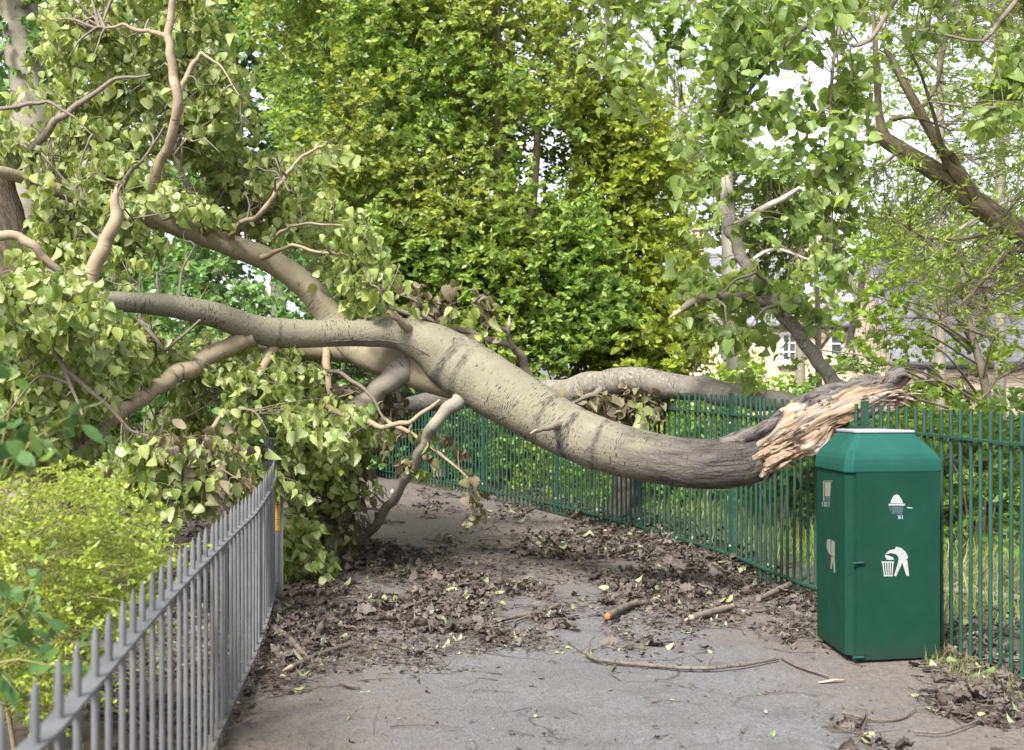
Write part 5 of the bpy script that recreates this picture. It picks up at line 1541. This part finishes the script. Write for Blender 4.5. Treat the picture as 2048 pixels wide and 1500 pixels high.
def house(label, u0, u1, Y, v_eave, v_ridge, base_z, wins, chims, skyl, pipe=None, cat='house'):
    x0, x1 = (u0 - 1024) * Y / F, (u1 - 1024) * Y / F
    ze = EYE - (v_eave - HOR) * Y / F
    zr = EYE - (v_ridge - HOR) * (Y + 3.2) / F
    D = 6.4
    root = empty('stone_house', np.array([(x0 + x1) / 2, Y + D / 2, base_z]), label, cat)
    mb = MB()
    mb.box(((x0 + x1) / 2, Y + D / 2, (base_z + ze) / 2 - .3), (x1 - x0, D, ze - base_z + .6))
    for xg in (x0, x1):
        s_ = .001 if xg == x0 else -.001
        mb.add([(xg + s_, Y, ze), (xg + s_, Y + D, ze), (xg + s_, Y + D / 2, zr)], [(0, 1, 2)])
    mb.build('wall', M['stone'], root, smooth=False)
    mb = MB()
    def rp(x, t, lift):   # t 0 eave .. 1 ridge, front slope
        return np.array([x, Y - .25 + (D / 2 + .25) * t, ze - .08 + (zr - ze + .08) * t + lift])
    sl = math.hypot(D / 2 + .25, zr - ze)
    v = [rp(x0 - .25, 0, .05), rp(x1 + .25, 0, .05), rp(x1 + .25, 1, .05), rp(x0 - .25, 1, .05)]
    mb.add(v, [(0, 1, 2, 3)], [(x0, 0, 0), (x1, 0, 0), (x1, sl, 0), (x0, sl, 0)])
    v2 = [p * np.array([1, -1, 1]) + np.array([0, 2 * (Y + D / 2), 0]) for p in v]
    mb.add(v2, [(3, 2, 1, 0)], [(x0, 0, 0), (x1, 0, 0), (x1, sl, 0), (x0, sl, 0)])
    v3 = [v[0] - np.array([0, 0, .12]), v[1] - np.array([0, 0, .12]), v[1], v[0]]
    mb.add(v3, [(0, 1, 2, 3)])
    roof = mb.build('roof', M['slate'], root, smooth=False)
    mb = MB(); mb.tube([rp(x0 - .25, 1, .09), rp(x1 + .25, 1, .09)], [.10, .10], 8, 3)
    mb.build('ridge', M['lead'], roof)
    mb = MB(); mb.tube([rp(x0 - .25, -.03, -.03), rp(x1 + .25, -.03, -.03)], [.07, .07], 8, 3)
    mb.build('gutter', M['black'], root)
    for (ua, ub, va, vb_, nx_, nz_) in wins:
        xa, xb = (ua - 1024) * Y / F, (ub - 1024) * Y / F
        za, zb = EYE - (vb_ - HOR) * Y / F, EYE - (va - HOR) * Y / F
        fr = MB()
        t = .11
        w_, h_ = xb - xa, zb - za
        xm, zm = (xa + xb) / 2, (za + zb) / 2
        fr.box((xa, Y - .03, zm), (t, .1, h_ + t)); fr.box((xb, Y - .03, zm), (t, .1, h_ + t))
        fr.box((xm, Y - .03, za), (w_ - t, .1, t)); fr.box((xm, Y - .03, zb), (w_ - t, .1, t))
        for q in range(1, nx_): fr.box((xa + w_ * q / nx_, Y - .028, zm), (.06, .07, h_ - t))
        for q in range(1, nz_): fr.box((xm, Y - .031, za + h_ * q / nz_), (w_ - t, .07, .06))
        win = fr.build('window', M['white_paint'], root, smooth=False)
        g_ = MB(); g_.box((xm, Y - .004, zm), (w_, .02, h_)); g_.build('pane', M['glass'], win, smooth=False)
        s_ = MB(); s_.box((xm, Y - .1, za - .13), (w_ + .4, .22, .14)); s_.build('sill', M['stone'], win, smooth=False)
    for (ua, ub, v_) in chims:
        xa, xb = (ua - 1024) * (Y + 3.2) / F, (ub - 1024) * (Y + 3.2) / F
        zt = EYE - (v_ - HOR) * (Y + 3.2) / F
        ch = MB(); ch.box(((xa + xb) / 2, Y + D / 2, (zt + zr) / 2 - .4), (xb - xa, .8, zt - zr + .8)); ch.box(((xa + xb) / 2, Y + D / 2, zt + .06), (xb - xa + .16, .96, .12))
        cho = ch.build('chimney', M['stone'], roof, smooth=False)
        for q in (-.25, .25):
            pt = MB(); pt.tube([((xa + xb) / 2 + q * (xb - xa), Y + D / 2, zt + .1), ((xa + xb) / 2 + q * (xb - xa), Y + D / 2, zt + .55)], [.14, .11], 10, 1)
            pt.build('chimney_pot', M['stone'], cho)
    for (ua, ub, ta, tb) in skyl:
        xa, xb = (ua - 1024) * Y / F, (ub - 1024) * Y / F
        sk_ = MB()
        v = [rp(xa, ta, .14), rp(xb, ta, .14), rp(xb, tb, .14), rp(xa, tb, .14)]
        v0 = [p - np.array([0, 0, .1]) for p in v]
        sk_.add(v + v0, [(0, 1, 2, 3), (0, 4, 5, 1), (1, 5, 6, 2), (2, 6, 7, 3), (3, 7, 4, 0)])
        so_ = sk_.build('skylight', M['white_paint'], roof, smooth=False)
        e = .14 * (xb - xa)
        te = .12 * (tb - ta)
        g_ = MB(); g_.add([rp(xa + e, ta + te, .15), rp(xb - e, ta + te, .15), rp(xb - e, tb - te, .15), rp(xa + e, tb - te, .15)], [(0, 1, 2, 3)])
        g_.build('pane', M['lead'], so_, smooth=False)
    if pipe:
        xp = (pipe - 1024) * Y / F
        mb = MB(); mb.tube([(xp, Y - .08, base_z), (xp, Y - .08, ze - .1)], [.05, .05], 8, 3)
        mb.build('drainpipe', M['black'], root)
house('pale stone house with grey slate roof and skylights seen beyond the fence', 1372, 1778, 52, 645, 512, .6,
      [(1564, 1592, 668, 722, 2, 3), (1728, 1752, 655, 720, 1, 2), (1438, 1452, 678, 720, 1, 2), (1660, 1684, 655, 720, 1, 2)], [(1388, 1412, 462), (1608, 1640, 470)], [(1606, 1640, .22, .52), (1690, 1716, .30, .5)], 1708)
house('house with a large dark slate roof behind the twiggy young tree at the right', 1790, 2260, 46, 722, 520, .4, [(1850, 1880, 735, 780, 1, 2)], [(1960, 1990, 478)], [])

# ------------------------------------------------------------------ litter on the ground
lm = MB(); gm = MB(); tm = MB()
def scatter(poly, n, pile=.03, size=.075, green=.05, carve=.3, cs=2.2, seed=0, tw=.1):
    n = int(n * 2.3); size *= .72; pile *= .34; carve = carve + .10 if carve > .15 else carve; tw = min(.6, tw * 2.2)
    p = np.array(poly, float)
    lo, hi = p.min(0), p.max(0)
    pts = []
    guard = 0
    while len(pts) < n and guard < 200:
        guard += 1
        u = RNG.uniform(lo[0], hi[0], n); v = RNG.uniform(lo[1], hi[1], n)
        k = in_poly(u, v, poly)
        u, v = u + RNG.normal(size=n) * 34, v + RNG.normal(size=n) * 11
        for a_, b_ in zip(u[k], v[k]):
            g = G(a_, b_)
            pts.append(g)
    q = np.array(pts)
    q = q[vnoise(np.column_stack([q[:, 0] * cs, q[:, 1] * cs * .8, np.full(len(q), seed * 7.1)])) > carve][:n]
    nn = len(q)
    dens = vnoise(np.column_stack([q[:, 0] * cs * .6, q[:, 1] * cs * .6, np.full(nn, 3 + seed)]))
    q[:, 2] = hgt(q[:, 1]) + .012 + np.abs(RNG.normal(size=nn)) * pile * (.35 + dens)
    isg = RNG.random(nn) < green
    ax = RNG.normal(size=(nn, 3)) * np.array([1, 1, .16]); nr = RNG.normal(size=(nn, 3)) * .3 + np.array([0, 0, 1.])
    nr[RNG.random(nn) < .10] *= np.array([1, 1, .25])
    nr[RNG.random(nn) < .4] *= -1
    sz = size * np.clip(np.exp(RNG.normal(size=nn) * .48 - .22), .22, 1.7)
    var = RNG.integers(0, 3, nn)
    for vv_ in range(3):
        k_ = ~isg & (var == vv_)
        add_leaves(lm, q[k_], ax[k_], nr[k_], sz[k_], 'dead%d' % vv_, .3, .5)
    add_leaves(gm, q[isg], ax[isg], nr[isg], sz[isg], 'poplar', .2, .8)
    tk = q[RNG.random(nn) < tw]
    m_ = len(tk)
    d = unit(RNG.normal(size=(m_, 3)) * np.array([1, 1, .10])) * RNG.uniform(.06, .38, (m_, 1))
    add_sticks(tm, tk - d * .5, tk + RNG.normal(size=(m_, 3)) * np.array([.04, .04, .012]), tk + d * .5, RNG.uniform(.0012, .0042, m_), .001, 4)
# litter zones read from the photo, as patches of ground
scatter([(545, 1240), (620, 1150), (700, 1100), (900, 1140), (1000, 1190), (1110, 1225), (1090, 1275), (900, 1290), (880, 1325), (760, 1335), (640, 1330), (545, 1280)], 2600, .05, .075, .05, .30, seed=1, tw=.16)
scatter([(700, 1100), (740, 1040), (850, 1020), (880, 1040), (860, 1090), (860, 1140)], 850, .03, .06, .03, .34, seed=2, tw=.2)
scatter([(1000, 1140), (1100, 1050), (1180, 1030), (1300, 1060), (1420, 1090), (1560, 1165), (1630, 1190), (1632, 1240), (1480, 1245), (1360, 1225), (1200, 1200), (1010, 1190)], 3300, .06, .07, .08, .34, seed=3, tw=.13)
scatter([(1180, 1020), (1300, 1040), (1420, 1085), (1480, 1150), (1380, 1160), (1260, 1100)], 900, .13, .07, .05, .2, seed=4, tw=.08)
scatter([(780, 985), (840, 965), (960, 1000), (1060, 1030), (960, 1040), (840, 1020)], 260, .02, .06, .03, .42, seed=5)
scatter([(960, 985), (1140, 1010), (1230, 1040), (1100, 1040)], 800, .07, .07, .10, .3, seed=6)
scatter([(1700, 1460), (1760, 1420), (1900, 1380), (2060, 1330), (2060, 1520), (1800, 1520)], 430, .04, .07, .06, .30, seed=7, tw=.2)
scatter([(1880, 1300), (2060, 1150), (2060, 1340), (1960, 1400), (1870, 1345)], 300, .04, .07, .12, .25, seed=8, tw=.25)
scatter([(500, 1390), (540, 1290), (640, 1330), (590, 1380)], 90, .02, .06, .1, .3, seed=9, tw=.3)
scatter([(560, 1500), (700, 1340), (1600, 1260), (1900, 1360), (1700, 1500)], 55, .004, .032, .18, .0, seed=10, tw=.18)
scatter([(1220, 1290), (1350, 1285), (1345, 1312), (1230, 1310)], 26, .02, .07, .15, .0, seed=12, tw=.2)
scatter([(600, 1090), (900, 1100), (1040, 1040), (1300, 1060), (1560, 1170), (1640, 1260), (1400, 1270), (1100, 1290), (880, 1340), (560, 1330)], 2400, .006, .040, .08, .2, seed=15, tw=.14)
scatter([(1600, 1200), (1640, 1160), (1640, 1290), (1560, 1290), (1540, 1230)], 120, .03, .06, .05, .2, seed=13, tw=.2)
scatter([(120, 960), (420, 900), (545, 960), (480, 1060), (300, 1120), (120, 1100)], 500, .07, .08, .12, .1, seed=16, tw=.25)
scatter([(300, 1150), (540, 1000), (545, 1250), (420, 1480), (150, 1500)], 700, .05, .07, .08, .2, seed=14, tw=.2)
tag(lm.build('leaf_litter', M['litter_leaf']), 'curled grey brown dead leaves strewn over the path below the fallen tree', 'dead leaves', kind='stuff')
tag(gm.build('green_leaf_litter', M['litter_green']), 'pale green torn leaves scattered among the dead ones', 'fallen leaves', kind='stuff')
tag(tm.build('twig_litter', M['twig_dead']), 'fine brown twigs mixed into the dead leaves', 'twigs', kind='stuff')

# sticks one could pick up
def stick(label, pts, mat='bark_stick', end=None, forks=(), sides=9):
    root = empty('fallen_stick', G(*pts[0][:2]), label, 'stick', 'broken sticks on the path')
    mb = MB()
    P3, rad = [], []
    for (u, v, d) in pts:
        g = G(u, v)
        r_ = d * (.75 if d > 12 else 1) / 2 * g[1] / F
        P3.append(g + np.array([0, 0, r_ + .012 + random.uniform(0, .012)])); rad.append(r_)
    P3 = [p_ + RNG.normal(size=3) * np.array([.006, .006, .002]) for p_ in P3]
    c, r = mb.tube(P3, rad, sides, .025, .3, 22, True)
    for fk in forks:
        F3 = []
        for (u, v, d, lift) in fk:
            g = G(u, v)
            F3.append((*(g + np.array([0, 0, d / 2 * g[1] / F + .012 + lift])), d / 2 * g[1] / F))
        F3 = np.array(F3)
        mb.tube(F3[:, :3], F3[:, 3], 6, .04, .15, 14)
    mb.build('wood', M[mat], root)
    if end:
        e = MB()
        d = unit((c[0] - c[2])[None])[0]
        e.tube([c[0] - d * .004, c[0] + d * .012, c[0] + d * (.10 if end == 'cut_wood' else .016)], [r[0] * .93, r[0] * .9, r[0] * (.25 if end == 'cut_wood' else .8)], 10, .02, .2, 30)
        e.build('broken_end', M[end], root)
stick('long thin brown stick lying alone on the open path in front of the bin', [(1172, 1318, 10), (1200, 1332, 9), (1300, 1340, 8), (1400, 1348, 8), (1480, 1342, 7), (1558, 1326, 6)], forks=[[(1230, 1338, 5, 0), (1222, 1352, 4, 0), (1240, 1366, 3, 0)], [(1175, 1318, 4, .01), (1180, 1305, 3, .05), (1190, 1300, 2, .06)], [(1410, 1348, 7, 0), (1425, 1340, 4, .06)]])
stick('short crooked stick just left of the foot of the bin', [(1562, 1322, 6), (1590, 1338, 8), (1620, 1350, 7), (1655, 1362, 4)])
stick('stout grey stick with a pale cut end near the foot of the railing', [(582, 1346, 15), (620, 1328, 14), (660, 1312, 13), (700, 1298, 10)], end='cut_wood')
stick('stubby dark stick with an orange cut end in the middle of the path', [(1216, 1246, 20), (1240, 1232, 20), (1262, 1222, 18), (1310, 1212, 12)], end='cut_orange')
stick('thick stick with a splintered cream end pointing at the camera left of the bin', [(1385, 1250, 20), (1410, 1240, 21), (1440, 1230, 18), (1465, 1224, 12)], 'bark_branch', 'cut_wood')
stick('pale barked stick lying against the leaves beside the fence left of the bin', [(1515, 1208, 17), (1550, 1195, 18), (1590, 1178, 18), (1615, 1160, 16)], 'bark_branch')
stick('slender curved stick at the front edge of the dead leaves', [(976, 1290, 9), (1000, 1280, 8), (1022, 1268, 7), (1030, 1250, 5), (1060, 1240, 4)])
stick('long thin branch lying along the leaves left of the path centre', [(775, 1240, 9), (820, 1222, 9), (858, 1203, 7), (880, 1160, 4), (882, 1120, 3)])
stick('bent stick beside the foot of the railing', [(548, 1262, 11), (575, 1285, 11), (600, 1312, 10), (622, 1325, 8)])
stick('straight stick across the front of the dead leaves', [(960, 1262, 8), (1020, 1245, 8), (1080, 1232, 9), (1120, 1218, 8)])
stick('thin stick reaching out of the leaf heap at the bottom right', [(1684, 1436, 6), (1740, 1447, 5), (1800, 1444, 5), (1830, 1425, 3)])
stick('thin stick lying at the bottom right corner among the leaves', [(1830, 1475, 5), (1900, 1476, 5), (1990, 1440, 5), (2060, 1420, 4)])
stick('pale grey log lying beyond the fence right of the bin', [(1880, 1192, 18), (1940, 1198, 18), (2010, 1204, 18), (2070, 1215, 18)], 'bark_branch')
stick('small dark stick at the lower left of the open path', [(682, 1376, 7), (700, 1382, 8), (716, 1382, 4)])
ch = MB()
g0, g1 = G(1636, 1371), G(1690, 1368)
cv = []
for t, w_, zz in ((0, .004, .014), (.25, .014, .016), (.6, .016, .024), (1, .004, .018)):
    p = g0 * (1 - t) + g1 * t
    for dy, dz in ((-w_, 0), (w_, 0), (w_, .006), (-w_, .006)):
        cv.append((p[0], p[1] + dy, p[2] + zz + dz))
ch.add(cv, [(q * 4 + e, q * 4 + (e + 1) % 4, q * 4 + 4 + (e + 1) % 4, q * 4 + 4 + e) for q in range(3) for e in range(4)] + [(3, 2, 1, 0), (12, 13, 14, 15)])
tag(ch.build('wood_chip', M['cut_wood']), 'pale curved wood chip lying on the path in front of the bin', 'wood chip')

# loose grit on the tarmac
gr = MB()
ng = 5200
yy = 5.2 + 9 * RNG.random(ng) ** 1.6
tt = RNG.random(ng)
xx = (rail_x(yy) + .1) * (1 - tt) + (fence_x(yy) - .2) * tt
ico = np.array([(0, 0, .8), (1, 0, 0), (.3, .9, .1), (-.8, .6, 0), (-.7, -.6, .1), (.4, -.95, 0), (0, 0, -.4)])
icf = np.array([(0, 1, 2), (0, 2, 3), (0, 3, 4), (0, 4, 5), (0, 5, 1)])
sz_ = .0028 * np.exp(RNG.normal(size=ng) * .5)
an_ = RNG.random(ng) * 6.28
V = ico[None] * sz_[:, None, None] * RNG.uniform(.7, 1.3, (ng, 7, 1))
V = np.stack([V[..., 0] * np.cos(an_)[:, None] - V[..., 1] * np.sin(an_)[:, None], V[..., 0] * np.sin(an_)[:, None] + V[..., 1] * np.cos(an_)[:, None], V[..., 2]], 2)
V += np.stack([xx, yy, hgt(yy) + .010], 1)[:, None]
gr.add(V.reshape(-1, 3), (icf[None] + (np.arange(ng) * 7)[:, None, None]).reshape(-1, 3))
tag(gr.build('grit', M['grit'], smooth=False), 'loose grey grit and crumbs on the tarmac', 'grit', kind='stuff')

# grass beyond the fence and tufts at its foot
gm = MB()
def grass(poly, n, hh=.3, seed=0):
    p = np.array(poly, float)
    k = RNG.uniform(size=(n * 3, 2)) * (p.max(0) - p.min(0)) + p.min(0)
    k = k[in_poly(k[:, 0], k[:, 1], poly)][:n]
    q = np.column_stack([k, hgt(k[:, 1]) - .01])
    ax = RNG.normal(size=(len(q), 3)) * .33 + np.array([0, 0, 1.])
    add_leaves(gm, q, ax, RNG.normal(size=(len(q), 3)), hh * RNG.uniform(.5, 1.4, len(q)), 'blade', .2, 1.2)
    # blades are slim
grass([(2.75, 8.2), (6.5, 7.5), (9, 14), (4.5, 16), (2.3, 11.5)], 13000, .17)
grass([(2.1, 11.0), (4.5, 11), (6, 18), (1.0, 18), (.8, 14.9)], 9000, .17)
for (u, v) in ((1930, 1335), (1900, 1345), (1960, 1360), (1260, 1080), (1300, 1110), (2000, 1380), (1880, 1320)):
    g = G(u, v)
    grass([(g[0] - .12, g[1] - .12), (g[0] + .12, g[1] - .12), (g[0] + .12, g[1] + .12), (g[0] - .12, g[1] + .12)], 90, .075)
tag(gm.build('grass', M['grass']), 'rough bright grass beyond the green fence', 'grass', kind='stuff')
